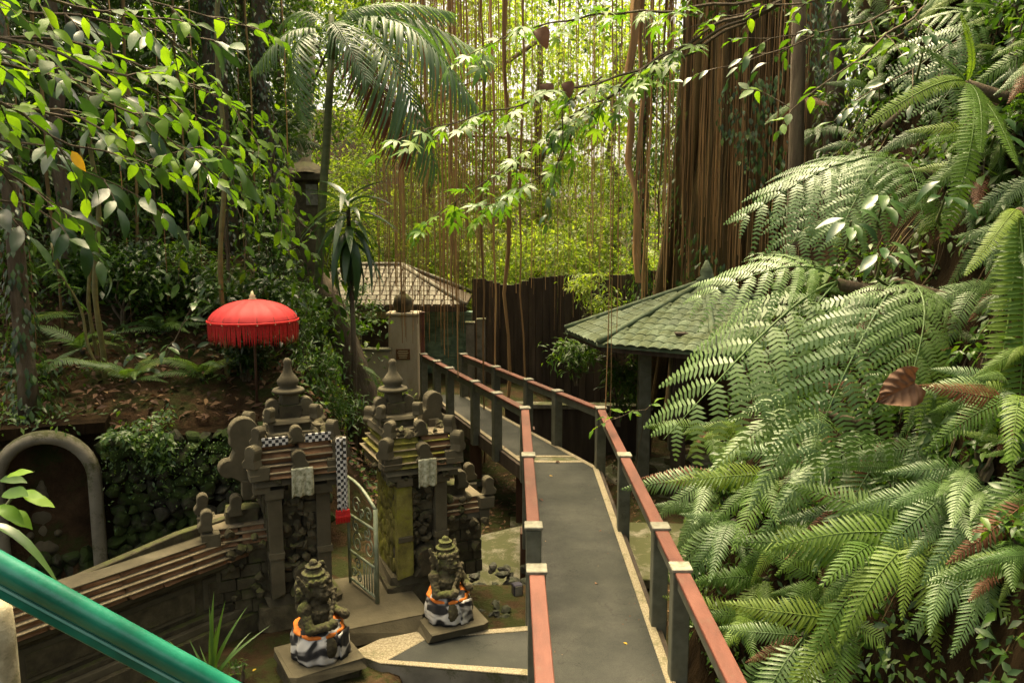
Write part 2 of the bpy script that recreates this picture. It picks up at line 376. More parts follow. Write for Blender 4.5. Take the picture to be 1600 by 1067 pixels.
# leaves
L = {}
L['lime'] = leafmat('bright lime leaf', [(0.0, (0.035, 0.085, 0.012)), (0.5, (0.085, 0.19, 0.015)), (1.0, (0.17, 0.30, 0.02))], 0.5, 0.5, (1.5, 1.45, 0.4), 'obj', 0.25)
L['big'] = leafmat('glossy dark leaf', [(0.0, (0.015, 0.04, 0.015)), (0.5, (0.035, 0.085, 0.028)), (1.0, (0.075, 0.14, 0.04))], 0.3, 0.25, (1.4, 1.5, 0.5), 'obj', 0.6)
L['mid'] = leafmat('mid green leaf', [(0.0, (0.022, 0.055, 0.012)), (0.5, (0.05, 0.115, 0.018)), (1.0, (0.12, 0.20, 0.03))], 0.38, 0.38, (1.4, 1.45, 0.4))
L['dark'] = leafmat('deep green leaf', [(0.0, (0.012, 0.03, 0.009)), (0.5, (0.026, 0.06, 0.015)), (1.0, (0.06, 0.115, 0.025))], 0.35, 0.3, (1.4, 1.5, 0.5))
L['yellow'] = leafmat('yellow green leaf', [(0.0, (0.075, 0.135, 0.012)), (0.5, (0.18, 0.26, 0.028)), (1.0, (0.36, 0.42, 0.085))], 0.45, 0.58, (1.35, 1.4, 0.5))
L['fern'] = leafmat('fern green', [(0.0, (0.055, 0.12, 0.028)), (0.5, (0.095, 0.178, 0.05)), (1.0, (0.145, 0.235, 0.075))], 0.44, 0.3, (1.3, 1.35, 0.4), 'obj', 0.65)
L['fern_light'] = leafmat('light fern green', [(0.0, (0.055, 0.12, 0.018)), (0.5, (0.10, 0.19, 0.026)), (1.0, (0.17, 0.25, 0.035))], 0.5, 0.4, (1.4, 1.4, 0.4), 'obj', 0.4)
L['palm'] = leafmat('palm leaf', [(0.0, (0.035, 0.08, 0.028)), (0.5, (0.065, 0.13, 0.045)), (1.0, (0.11, 0.185, 0.065))], 0.4, 0.4, (1.3, 1.4, 0.5), 'obj', 0.6)
L['grass'] = leafmat('strap leaf', [(0.0, (0.06, 0.14, 0.02)), (1.0, (0.15, 0.26, 0.035))], 0.4, 0.4, (1.4, 1.4, 0.4), 'obj')
L['maple'] = leafmat('fresh lobed leaf', [(0.0, (0.05, 0.13, 0.015)), (0.5, (0.095, 0.21, 0.02)), (1.0, (0.19, 0.31, 0.04))], 0.4, 0.45, (1.4, 1.4, 0.4), 'obj')
# ================================================================== THE SETTING
def sst(a, b, x):
    t = np.clip((x - a) / (b - a), 0, 1)
    return t * t * (3 - 2 * t)
WALL_X = [-9.0, -5.7, -3.5, -2.2, -1.4]
WALL_Y = [7.2, 8.25, 9.25, 9.55, 9.75]
def ground_z(x, y):
    x = np.asarray(x, float); y = np.asarray(y, float)
    g = -1.3 + 1.26 * sst(-0.55, -1.05, x) * sst(15, 13.5, y) + 0.35 * sst(1.5, 2.2, x) * sst(22, 18, y)
    g = g + 1.2 * sst(16.5, 19.5, y) * sst(3, 0, x)
    d = y - np.interp(x, WALL_X, WALL_Y)
    lim = -1.75 - 0.27 * np.clip(y - 10, 0, 12)
    hill = (1.5 * sst(0.05, 0.3, d) + 0.42 * np.clip(d, 0, 14)) * sst(lim + 0.3, lim - 0.9 - 0.22 * np.clip(y - 10, 0, 20), x)
    g = g + hill
    g = g + 0.22 * np.clip(y - 26, 0, 60) ** 0.9
    return g
def gz(x, y): return float(ground_z(x, y))
u = np.linspace(-1, 1, 230)
gx = np.sign(u) * (np.abs(u) * 11 + np.abs(u) ** 5 * 150)
uy = np.linspace(0, 1, 240)
gy = -6 + uy * 26 + uy ** 5 * 190
GX, GY = np.meshgrid(gx, gy)
GZ = ground_z(GX, GY)
jit = np.array([[noise.noise((float(a) * 1.7, float(b) * 1.7, 0.3)) * 0.06 + noise.noise((float(a) * 5, float(b) * 5, 1.3)) * 0.025 for a, b in zip(ra, rb)] for ra, rb in zip(GX, GY)])
GZ = GZ + jit - 0.03
V = np.stack([GX, GY, GZ], -1).reshape(-1, 3)
nx = len(gx)
ii = np.arange((len(gy) - 1) * nx).reshape(len(gy) - 1, nx)[:, :-1].ravel()
T = np.stack([ii, ii + 1, ii + nx + 1, ii + nx], 1)
tag(inst('ground', np_mesh('ground', V, T, MAT['earth'], smooth=True)), kind='structure')

# the steep fern-covered bank on the right
def bank_x(y, z):
    x = 2.15 + 0.36 * (z + 0.4)
    x += 1.5 * max(0, y - 10.0) ** 1.2 * 0.6
    x += 0.35 * noise.noise((y * 0.7, z * 0.7, 4.1)) + 0.12 * noise.noise((y * 2.3, z * 1.6, 9.7)) + 0.05 * noise.noise((y * 6, z * 3, 2.2))
    x -= 0.35 * max(0.0, z - 5.2)
    return x
mb = MB()
ny, nz = 90, 80
for j in range(nz + 1):
    z = -1.6 + 10.6 * j / nz
    for i in range(ny + 1):
        y = -1.0 + 14.5 * i / ny
        mb.v.append((bank_x(y, z), y, z))
for j in range(nz):
    for i in range(ny):
        a = j * (ny + 1) + i
        mb.f.append((a, a + ny + 1, a + ny + 2, a + 1))
# close it backwards so that it is a solid bank
n0 = len(mb.v)
for i in range(ny + 1):
    mb.v.append((24.0, -1.0 + 14.5 * i / ny, 9.0))
top0 = nz * (ny + 1)
for i in range(ny):
    mb.f.append((top0 + i, n0 + i, n0 + i + 1, top0 + i + 1))
n1 = len(mb.v)
for j in range(nz + 1): mb.v.append((24.0, 13.5, -1.6 + 10.6 * j / nz))
for j in range(nz):
    a = j * (ny + 1) + ny
    mb.f.append((a, a + ny + 1, n1 + j + 1, n1 + j))
bank = mb.obj('earth_bank', MAT['bank'], smooth=True, kind='structure')

# ------------------------------------------------------------------ footbridge
LX, RX = 0.21, 1.44                       # railing lines of the near straight
TURN = 12.7
FL, FR = Vector((-2.06, 18.4, 0)), Vector((-1.13, 18.4, 0))
br = empty('footbridge', (0.8, 7.0, 0), label='raised footbridge with dark asphalt deck and pebbled edges, bending left', cat='footbridge')
def bl(p): return Vector(p) - Vector((0.8, 7.0, 0))
def slab(mb, pts, z0, z1):
    n = len(pts)
    vs = [bl((p[0], p[1], z0)) for p in pts] + [bl((p[0], p[1], z1)) for p in pts]
    mb.add(vs, [tuple(range(n - 1, -1, -1)), tuple(range(n, 2 * n))] + [(i, (i + 1) % n, (i + 1) % n + n, i + n) for i in range(n)])
dl, dr = LX + 0.05, RX - 0.03
fdl, fdr = FL.x + 0.10, FR.x - 0.03
m = MB(); slab(m, [(dl, 1.0), (dr, 1.0), (dr, TURN), (dl, TURN)], -0.16, -0.004); m.obj('deck_slab', MAT['concrete'], br)
m = MB(); slab(m, [(dl, TURN + .004), (dr, TURN + .004), (fdr, 18.6), (fdl, 18.6)], -0.16, -0.004); m.obj('deck_slab', MAT['concrete'], br)
bw = 0.085
def xl(y): return dl + bw if y < TURN else dl + bw + (fdl - dl) * (y - TURN) / (18.6 - TURN)
def xr(y): return dr - bw if y < TURN else dr - bw + (fdr - dr) * (y - TURN) / (18.6 - TURN)
J = (13.0, 13.10, 13.32, 13.42)
def across(y0, y1): return [(xl(y0), y0), (xr(y0), y0), (xr(y1), y1), (xl(y1), y1)]
m = MB(); slab(m, [(xl(1.0), 1.0), (xr(1.0), 1.0), (xr(TURN), TURN), (xr(J[0]), J[0]), (xl(J[0]), J[0]), (xl(TURN), TURN)], -0.003, 0.004); m.obj('asphalt_surface', MAT['asphalt'], br)
m = MB(); slab(m, across(J[3], 18.6), -0.003, 0.004); m.obj('asphalt_surface', MAT['asphalt'], br)
for k in (0, 2):
    m = MB(); slab(m, across(J[k] + .003, J[k + 1] - .003), -0.003, 0.010); m.obj('joint_strip', MAT['pebble'], br)
m = MB(); slab(m, across(J[1], J[2]), -0.003, 0.002); m.obj('joint_cover', MAT['concrete'], br)
def strip(a, b, c, d):
    m = MB(); slab(m, [a, b, c, d], -0.003, 0.012); m.obj('border_strip', MAT['pebble'], br, bevel=0.004)
strip((dr - bw, 1.0), (dr, 1.0), (dr, TURN), (dr - bw, TURN))
strip((dr - bw, TURN + .004), (dr, TURN + .004), (fdr, 18.6), (fdr - bw, 18.6))
strip((dl, 7.46), (dl + bw, 7.46), (dl + bw, TURN), (dl, TURN))
strip((dl, 1.0), (dl + bw, 1.0), (dl + bw, 6.48), (dl, 6.48))
strip((dl, TURN + .004), (dl + bw, TURN + .004), (fdl + bw, 18.6), (fdl, 18.6))
for a, b in (((dl - 0.03, 1.0), (dl - 0.03, TURN)), ((dr + 0.03, 1.0), (dr + 0.03, TURN)), ((dl - 0.03, TURN + .01), (fdl - 0.03, 18.6)), ((dr + 0.03, TURN + .01), (fdr + 0.03, 18.6))):
    m = MB(); m.beam(bl((a[0], a[1], -0.14)), bl((b[0], b[1], -0.14)), 0.055, 0.24); m.obj('edge_beam', MAT['wood'], br)
for (x, y) in ((LX - 0.02, 13.6), (LX + 0.02, 10.4), (RX + 0.02, 10.4), (-0.75, 16.1), (0.35, 16.1), (RX + .02, 7.2), (LX, 5.0)):
    z0 = gz(x, y) - 0.2
    m = MB(); m.box(bl((x, y, (z0 - 0.17) / 2)), (0.24, 0.24, abs(z0) - 0.17)); m.obj('support_post', MAT['brownpost'], br, bevel=0.01)
    m = MB(); m.box(bl((x, y, z0 + 0.12)), (0.44, 0.44, 0.3)); m.obj('footing', MAT['concrete'], br, bevel=0.02)

def railing(pts, label, posts_kind='post', ends=(True, True)):
    o = Vector((pts[0][0], pts[0][1], 0))
    r = empty('railing', o, label=label, cat='railing', group='footbridge railings')
    P = [Vector((p[0], p[1], 0)) - o for p in pts]
    for i, p in enumerate(P):
        a = P[max(i - 1, 0)]; b = P[min(i + 1, len(P) - 1)]
        rz = math.atan2((b - a).y, (b - a).x) - math.pi / 2
        m = MB(); m.box((p.x, p.y, 0.38), (0.15, 0.15, 1.22), rz)
        po = m.obj('post', MAT['post'], r, bevel=0.008)
        m = MB(); m.box((p.x, p.y, 1.008), (0.178, 0.178, 0.032), rz); m.obj('cap', MAT['cap'], po, bevel=0.006)
    for a, b in zip(P[:-1], P[1:]):
        d = (b - a).normalized()
        a2, b2 = a + d * 0.08, b - d * 0.08
        m = MB(); m.beam(a2 + Vector((0, 0, 0.978)), b2 + Vector((0, 0, 0.978)), 0.128, 0.036)
        m.obj('top_rail', MAT['redrail'], r, bevel=0.006)
        m = MB(); m.beam(a2 + Vector((0, 0, 0.90)), b2 + Vector((0, 0, 0.90)), 0.082, 0.118)
        m.obj('side_beam', MAT['post'], r, bevel=0.006)
    return r
def farL(y): return (LX + (FL.x - LX) * (y - TURN) / (18.4 - TURN), y)
def farR(y): return (RX + (FR.x - RX) * (y - TURN) / (18.4 - TURN), y)
railing([(LX, 7.47), (LX, 9.95), (LX, TURN), farL(13.9), farL(15.0), farL(16.5), farL(17.4), farL(18.4)], 'long left railing of the footbridge, running from the gap to the building')
railing([(LX, 3.2), (LX, 6.46)], 'short near left railing of the footbridge in front of the gap')
railing([(RX, 3.2), (RX, 6.5), (RX, 7.45), (RX, 9.95), (RX, TURN), farR(14.1), farR(15.2), farR(16.65), farR(18.4)], 'continuous right railing of the footbridge beside the ferns')

# ------------------------------------------------------------------ side path to the gate
pth = empty('side_path', (-0.5, 7.1, 0), label='short side path with asphalt middle and pebbled edges, leading to the gate', cat='path')
def sl_(pts, z0, z1, name, mat, bev=0.0):
    n = len(pts); o = Vector((-0.5, 7.1, 0))
    m = MB()
    vs = [Vector((p[0], p[1], z0)) - o for p in pts] + [Vector((p[0], p[1], z1)) - o for p in pts]
    m.add(vs, [tuple(range(n - 1, -1, -1)), tuple(range(n, 2 * n))] + [(i, (i + 1) % n, (i + 1) % n + n, i + n) for i in range(n)])
    return m.obj(name, mat, pth, bevel=bev)
A = atZ(676, 993, 0).xy; B = Vector((LX + 0.045, 7.42)); Cc = Vector((LX + 0.045, 6.50)); D = atZ(596, 1037, 0).xy
E = atZ(628, 982, 0).xy; G = atZ(548, 1020, 0).xy
sl_([E, A, D, G], -0.5, -0.004, 'landing_slab', MAT['concrete'])
sl_([A, B, Cc, D], -0.30, -0.006, 'path_slab', MAT['concrete'])
def lerp(a, b, t): return a + (b - a) * t
e = 0.11
sl_([lerp(A, D, e), lerp(B, Cc, e), lerp(B, Cc, 1 - e), lerp(A, D, 1 - e)], -0.004, 0.003, 'asphalt_surface', MAT['asphalt'])
sl_([A, B, lerp(B, Cc, e), lerp(A, D, e)], -0.004, 0.013, 'border_strip', MAT['pebble'], 0.004)
sl_([lerp(A, D, 1 - e), lerp(B, Cc, 1 - e), Cc, D], -0.004, 0.013, 'border_strip', MAT['pebble'], 0.004)
k = 0.08
sl_([E, A, D, G], -0.003, 0.008, 'pebble_landing', MAT['pebble'], 0.004)
# ================================================================== STONE GATE, GUARDIANS, WALLS
def block_mesh(name, mat, seed, rough=0.05):
    rnd = random.Random(seed)
    bm = bmesh.new()
    bmesh.ops.create_cube(bm, size=1.0)
    bmesh.ops.bevel(bm, geom=bm.edges[:], offset=0.055, segments=1, affect='EDGES')
    for v in bm.verts: v.co += Vector((rnd.uniform(-1, 1), rnd.uniform(-1, 1), rnd.uniform(-1, 1))) * rough
    me = bpy.data.meshes.new(name); bm.to_mesh(me); bm.free()
    me.materials.append(mat)
    return me
BLK = {k: [block_mesh('block', MAT[k], i) for i in range(5)] for k in ('stone', 'mossy', 'smooth_stone', 'brick', 'rock')}
def rock_mesh(seed, mat):
    bm = bmesh.new(); bmesh.ops.create_icosphere(bm, subdivisions=2, radius=0.5)
    for v in bm.verts:
        n = v.co.normalized()
        k = 1 + 0.35 * noise.noise(n * 1.4 + Vector((seed * 3.1, 0, 0))) + 0.18 * noise.noise(n * 3.3 + Vector((0, seed * 2.3, 0)))
        v.co = n * 0.5 * k
    for _ in range(10):
        d = Vector((random.uniform(-1, 1), random.uniform(-1, 1), random.uniform(-1, 1))).normalized()
        for v in bm.verts:
            h = v.co.dot(d) - 0.31
            if h > 0: v.co -= d * h
    me = bpy.data.meshes.new('rock'); bm.to_mesh(me); bm.free(); me.materials.append(mat)
    return me
ROCKS = [rock_mesh(i, MAT['rock']) for i in range(8)]
ROCKS_W = [rock_mesh(40 + i, MAT['wallrock']) for i in range(8)]
ROCKS_S = [rock_mesh(20 + i, MAT['stone']) for i in range(6)]
def blk(name, parent, c, size, mat='stone', rz=0.0, me=None):
    me = me or random.choice(BLK[mat])
    M = Matrix.Translation(c) @ Matrix.Rotation(rz, 4, 'Z') @ Matrix.Diagonal((size[0], size[1], size[2], 1))
    return inst(name, me, parent, M)
def wall_blocks(parent, x0, x1, z0, z1, y, depth, bwid, bh, mat='stone', axis='x', jit=0.018):
    """courses of single blocks along local x (axis 'x') or local y (axis 'y'), outer face at y"""
    z = z0; r = 0
    while z < z1 - 0.02:
        h = min(bh * random.uniform(0.85, 1.15), z1 - z)
        x = x0 - (bwid * 0.5 if r % 2 else 0)
        while x < x1 - 0.01:
            wd = bwid * random.uniform(0.75, 1.3)
            a, b = max(x, x0), min(x + wd, x1)
            if b - a > 0.03:
                j = random.uniform(-jit, jit)
                if axis == 'x': c, s = ((a + b) / 2, y + depth / 2 + j, z + h / 2), (b - a - 0.008, depth, h - 0.008)
                else: c, s = (y + depth / 2 + j, (a + b) / 2, z + h / 2), (depth, b - a - 0.008, h - 0.008)
                blk('stone_block', parent, c, s, mat)
            x += wd
        z += h; r += 1
def arc(cx, cz, r, a0, a1, n=8):
    return [(cx + r * math.cos(R(a0 + (a1 - a0) * i / n)), cz + r * math.sin(R(a0 + (a1 - a0) * i / n))) for i in range(n + 1)]
EAR = [(0.10, 0.0), (0.20, 0.05), (0.24, 0.18), (0.22, 0.30), (0.16, 0.36)] + arc(0.02, 0.47, 0.13, 5, 200, 12) + [(-0.11, 0.36), (-0.07, 0.30)] + arc(-0.13, 0.14, 0.085, 75, 285, 9) + [(-0.06, 0.03), (0.0, -0.02)]
CURL = arc(0.0, 0.13, 0.07, -20, 200, 9) + [(-0.05, 0.06), (-0.09, 0.0), (0.09, 0.0), (0.10, 0.05)]
HORN = [(-0.06, 0), (0.07, 0), (0.085, 0.05), (0.05, 0.09)] + arc(-0.005, 0.15, 0.055, 0, 190, 8) + [(-0.045, 0.07)]
def plate(name, parent, poly, th, loc, rz=0.0, sc=1.0, flip=1, mat='smooth_stone'):
    M = Matrix.Translation(loc) @ Matrix.Rotation(rz, 4, 'Z') @ Matrix.Diagonal((sc * flip, 1, sc, 1))
    m = MB(); m.extrude(poly if flip > 0 else poly, th, M)
    if flip < 0: m.f = [tuple(reversed(f)) for f in m.f]
    return m.obj(name, MAT[mat], parent, bevel=0.008)
def cornice(t, cx, cy, hw, hd, z, n=5, step=0.026, hh=0.045, mat='smooth_stone', moss=False):
    """tiers stepping in towards the top: red sandstone risers with thin pale ledges; a heavy slab underneath"""
    g0 = step * (n - 1) + 0.03
    blk('cornice_slab', t, (cx, cy, z - 0.035), (2 * (hw + g0) - 0.04, 2 * (hd + g0) - 0.04, 0.075), mat)
    for i in range(n):
        g = g0 - step * i
        for sx in (-1, 1):      # risers in two pieces, broken by the corner blocks
            blk('brick_course', t, (cx + sx * (hw + g) * 0.5, cy, z + hh * 0.5), (hw + g - 0.03, 2 * (hd + g) - 0.03, hh), 'mossy' if moss and sx < 0 else 'brick')
        m = MB(); m.box((cx, cy, z + hh + 0.006), (2 * (hw + g), 2 * (hd + g), 0.015)); m.obj('cornice_ledge', MAT['pale_ledge' if not (moss and i % 2) else 'mossy'], t, bevel=0.004)
        z += hh + 0.0135
    return z

def finial(t, c, s, mat='smooth_stone'):
    m = MB()
    m.lathe([(0.17 * s, 0), (0.19 * s, 0.02 * s), (0.17 * s, 0.045 * s), (0.09 * s, 0.06 * s), (0.12 * s, 0.10 * s), (0.125 * s, 0.14 * s), (0.09 * s, 0.19 * s), (0.055 * s, 0.24 * s), (0.04 * s, 0.33 * s), (0.05 * s, 0.37 * s), (0.02 * s, 0.40 * s)], 14, c)
    return m.obj('finial', MAT[mat], t, smooth=True)

GROT = R(25)
def tower(name, loc, label, W, D, flank_mat, top_mat, side, ux=0.0):
    t = empty(name, loc, GROT, label, 'gate tower', 'towers of the split gate')
    hw, hd = W / 2, D / 2
    blk('plinth', t, (0, 0, 0.06), (W + 0.16, D + 0.16, 0.24), 'stone')
    blk('plinth', t, (0, 0, 0.225), (W + 0.07, D + 0.07, 0.10), 'smooth_stone')
    blk('core', t, (0, 0, 0.85), (W - 0.10, D - 0.10, 1.4), 'stone')
    # carved front and plain flanks laid in courses
    wall_blocks(t, -hw, hw, 0.28, 1.44, -hd - 0.01, 0.12, 0.17, 0.12, 'stone', 'x', 0.03)
    wall_blocks(t, -hd + 0.11, hd, 0.28, 1.44, -hw - 0.01, 0.12, 0.24, 0.17, flank_mat, 'y', 0.006)
    wall_blocks(t, -hd + 0.11, hd, 0.28, 1.44, hw - 0.11, 0.12, 0.24, 0.17, 'stone', 'y', 0.012)
    # pilaster strips, relief bosses and a scroll foot on the front
    for x in (-hw + 0.07, hw - 0.07):
        blk('pilaster', t, (x, -hd - 0.05, 0.82), (0.17 if (flank_mat == 'mossy' and x < 0) else 0.13, 0.09, 1.06), 'mossy' if (flank_mat == 'mossy' and x < 0) else 'smooth_stone')
        blk('pilaster_head', t, (x, -hd - 0.06, 1.34), (0.17, 0.12, 0.09), 'smooth_stone')
        blk('pilaster_head', t, (x, -hd - 0.06, 0.72), (0.15, 0.11, 0.06), 'smooth_stone')
    for k in range(34):
        x = random.uniform(-hw + 0.16, hw - 0.16); z = random.uniform(0.45, 1.3)
        s = random.uniform(0.05, 0.11)
        inst('carved_boss', random.choice(ROCKS_S), t, Matrix.Translation((x, -hd - 0.035, z)) @ Matrix.Rotation(random.uniform(0, 6), 4, 'Y') @ Matrix.Diagonal((s * 1.6, 0.10, s, 1)))
    plate('scroll', t, CURL, 0.16, (0.02, -hd - 0.07, 0.30), 0, 1.5, 1, 'stone')
    blk('frieze', t, (0, 0, 1.475), (W - 0.08, D - 0.08, 0.09), top_mat)
    z = cornice(t, 0, 0, hw + 0.02, hd + 0.02, 1.50, 5, 0.026, 0.050, top_mat, flank_mat == 'mossy')
    ct = z
    # corner blocks hanging below the cornice, curls standing on it
    for sx in (-1, 1):
        blk('corner_block', t, (sx * (hw + 0.06), -hd - 0.06, 1.565), (0.19, 0.19, 0.14), 'smooth_stone')
        blk('corner_block', t, (sx * (hw + 0.04), -hd - 0.04, 1.43), (0.15, 0.15, 0.14), 'smooth_stone')
        plate('corner_curl', t, HORN, 0.12, (sx * (hw + 0.11), -hd - 0.10, 1.62), R(45) * sx, 1.1, sx)
        plate('corner_curl', t, HORN, 0.10, (sx * (hw + 0.05), -hd - 0.04, ct), R(45) * sx, 0.9, sx)
        plate('corner_curl', t, HORN, 0.11, (sx * (hw + 0.05), hd + 0.05, ct), -R(45) * sx, 0.9, sx)
        blk('ledge_piece', t, (sx * (hw - 0.02), 0.0, ct + 0.04), (0.12, 0.20, 0.08), top_mat)
    plate('front_antefix', t, CURL, 0.10, (0, -hd - 0.03, ct), 0, 0.8)
    plate('front_antefix', t, CURL, 0.14, (0.0, -hd - 0.10, 1.57), 0, 0.95)
    # weathered carving: uneven lumps crowding the edges of the tiers and the wing
    for k in range(46):
        sd_ = random.choice((-1, 0, 1)); zz = random.choice((1.36, 1.44, 1.50, ct + 0.02, ct + 0.05)) + random.uniform(-.03, .03)
        o_ = 0.09 if zz < ct - 0.05 else 0.0
        if sd_ == 0: pp_ = (random.uniform(-hw - o_, hw + o_), -hd - o_ - 0.02, zz)
        else: pp_ = (sd_ * (hw + o_ + 0.02), random.uniform(-hd - o_, hd * .6), zz)
        q_ = random.uniform(0.05, 0.12)
        inst('carved_boss', random.choice(ROCKS_S), t, Matrix.Translation(pp_) @ Matrix.Rotation(random.uniform(0, 6), 4, 'Z') @ Matrix.Diagonal((q_ * 1.3, q_, q_ * random.uniform(.8, 1.5), 1)))
    for k in range(16):
        q_ = random.uniform(0.06, 0.13); wx_ = side * (hw + random.uniform(0.02, 0.5))
        inst('carved_boss', random.choice(ROCKS_S), t, Matrix.Translation((wx_, -D * 0.31 - random.uniform(0.0, 0.12), random.uniform(0.3, 1.05))) @ Matrix.Rotation(random.uniform(0, 6), 4, 'Z') @ Matrix.Diagonal((q_, q_, q_ * 1.2, 1)))
    # upper storey
    blk('upper_course', t, (ux, 0, ct + 0.03), (W * 0.80, D * 0.95, 0.08), top_mat)
    blk('upper_body', t, (ux, 0, ct + 0.10), (W * 0.62, D * 0.62, 0.10), 'stone')
    blk('upper_ledge', t, (ux, 0, ct + 0.165), (W * 0.72, D * 0.72, 0.035), 'pale' if False else 'smooth_stone')
    blk('upper_body', t, (ux, 0, ct + 0.24), (W * 0.36, D * 0.38, 0.14), 'stone')
    for sx in (-1, 1):
        plate('upper_ear', t, CURL, 0.10, (ux + sx * W * 0.27, -0.02, ct + 0.18), 0, 0.95, sx)
        plate('corner_curl', t, HORN, 0.09, (ux + sx * W * 0.36, -D * 0.33, ct + 0.18), R(45) * sx, 0.7, sx)
    blk('upper_body', t, (ux, 0, ct + 0.36), (W * 0.27, D * 0.29, 0.12), 'smooth_stone')
    finial(t, (ux, 0, ct + 0.42), 0.86)
    # stepped side wing
    wx = side * (hw + 0.24)
    blk('wing_core', t, (wx, 0.04, 0.45), (0.42, D * 0.62, 0.72), 'stone')
    wall_blocks(t, wx - 0.24, wx + 0.24, 0.10, 0.80, 0.04 - D * 0.31 - 0.04, 0.10, 0.16, 0.13, 'stone', 'x', 0.02)
    z2 = cornice(t, wx, 0.04, 0.22, D * 0.31, 0.82, 3, 0.028, 0.045, 'smooth_stone')
    for sy in (-1, 1):
        blk('corner_block', t, (wx + side * 0.27, 0.04 + sy * (D * 0.31 + 0.05), 0.93), (0.17, 0.17, 0.13), 'smooth_stone')
        blk('corner_block', t, (wx + side * 0.25, 0.04 + sy * (D * 0.31 + 0.04), 0.80), (0.12, 0.12, 0.14), 'smooth_stone')
        plate('corner_curl', t, HORN, 0.10, (wx + side * 0.30, 0.04 + sy * (D * 0.31 + 0.07), z2 + 0.02), 0, 1.0, side)
    blk('wing_top', t, (wx - side * 0.05, 0.04, z2 + 0.06), (0.30, D * 0.40, 0.12), 'stone')
    plate('corner_curl', t, HORN, 0.12, (wx + side * 0.02, -0.12, z2 + 0.10), 0, 1.0, side)
    # the big plain flame-shaped ear on the outer flank
    plate('ear_ornament', t, EAR, 0.13, (side * (hw + 0.17), -0.02, ct - 0.42) if side < 0 else (hw + 0.02, 0.02, ct - 0.06), R(4), 1.06 if side < 0 else 0.72, 1 if side < 0 else -1)
    blk('ear_bracket', t, (side * (hw + 0.10), -0.02, ct - 0.50), (0.18, 0.16, 0.2), 'smooth_stone')
    return t, ct
rotm = Matrix.Rotation(GROT, 3, 'Z')
def tower_at(corner, W, D, z):
    c = Vector((corner[0], corner[1], z)) + rotm @ Vector((W / 2, D / 2, 0))
    return c
tl_c = tower_at((-2.37, 7.42), 0.60, 0.62, 0.02)
tr_c = tower_at((-1.20, 7.90), 0.54, 0.66, 0.02)
TLo, ct = tower('gate_tower', tl_c, 'left tower of the carved stone gate, with the checkered cloth and big rounded ear', 0.60, 0.62, 'stone', 'smooth_stone', -1)
TRo, ct2 = tower('gate_tower', tr_c, 'right tower of the carved stone gate, with yellow moss on its flank', 0.54, 0.66, 'mossy', 'smooth_stone', 1, -0.17)
TRo.scale = (1, 1, 0.97)
def loc2w(o, p): return o.matrix_basis @ Vector(p)
# moss skirts hanging from the right tower's flank: thin thick-edged pads of moss
bm_ = MB()
for k in range(70):
    a = random.random()
    yy = random.uniform(-0.36, 0.36); zz = random.uniform(0.35, 1.46)
    xx = -0.42 - 0.05 - max(0, (zz - 1.51)) * 0.5
    bm_.ball((xx + 0.20, yy * .85, zz), (random.uniform(0.015, .03), random.uniform(0.04, 0.09), random.uniform(0.05, 0.12)), 9, 6)
bm_.obj('moss_cover', MAT['mossy'], TRo, smooth=True, kind='stuff')
# cloths on the towers
def cloth(parent_tower, name, x, z0, z1, wd, y, mat, label, cat, fold=0.02, group=None, tail=None):
    o = empty(name, loc2w(parent_tower, (x, y, z0)), GROT, label, cat, group) if tail else None
    m = MB(); nu, nv = 8, 14
    base = (0, 0, 0) if tail else None
    for j in range(nv + 1):
        for i in range(nu + 1):
            uu = i / nu - 0.5; vv = j / nv
            m.v.append((uu * wd * (1 + 0.08 * vv), -fold * math.sin(i * 1.9 + vv * 2) * (0.3 + vv), vv * (z0 - z1) * -1 if False else -vv * (z1 - z0) * 0 - vv * (z0 - z1) * -1 * -1))
    for j in range(nv):
        for i in range(nu):
            a = j * (nu + 1) + i; m.f.append((a, a + 1, a + nu + 2, a + nu + 1))
    ob = m.obj('cloth' if tail else name, mat, o, smooth=True)
    sm = ob.modifiers.new('thick', 'SOLIDIFY'); sm.thickness = 0.006
    if not tail:
        ob.location = loc2w(parent_tower, (x, y, z0)); ob.rotation_euler = (0, 0, GROT)
        tag(ob, label, cat, group)
    return o or ob
cloth(TLo, 'talisman_cloth', 0.02, ct - 0.22, ct - 0.50, 0.20, -0.31 - 0.19, MAT['talisman'], 'pale printed prayer cloth hanging on the left gate tower', 'cloth')
cloth(TRo, 'talisman_cloth', 0.02, ct2 - 0.22, ct2 - 0.51, 0.19, -0.33 - 0.19, MAT['talisman'], 'pale printed prayer cloth hanging on the mossy right gate tower', 'cloth')
pc = cloth(TLo, 'checkered_cloth', 0.40, ct + 0.03, ct - 0.72, 0.10, -0.31 - 0.17, MAT['checker'], 'black and white checkered cloth with red tail hung on the left gate tower', 'cloth', 0.012, tail=True)
m = MB()
for i in range(9):
    m.tube([(-0.06 + i * 0.015, 0.0, -0.745), (-0.062 + i * 0.0155, -0.01, -0.80), (-0.064 + i * 0.016, 0.004, -0.87)], [0.010, 0.013, 0.006], 5)
m.obj('red_tail', MAT['redfringe'], pc)
m = MB(); m.box((0, 0, -0.755), (0.135, 0.035, 0.05)); m.obj('red_band', MAT['redfringe'], pc, bevel=0.008)
for (sx, a0, a1) in ((1, 0.08, 0.38), (-1, -0.36, -0.08)):
    m = MB(); m.box(((a0 + a1) / 2, 0, 0), (a1 - a0, 0.014, 0.085))
    ob = m.obj('cloth_band', MAT['checker'], pc, bevel=0.003)
    ob.location = (-0.40, 0.10, 0.0)
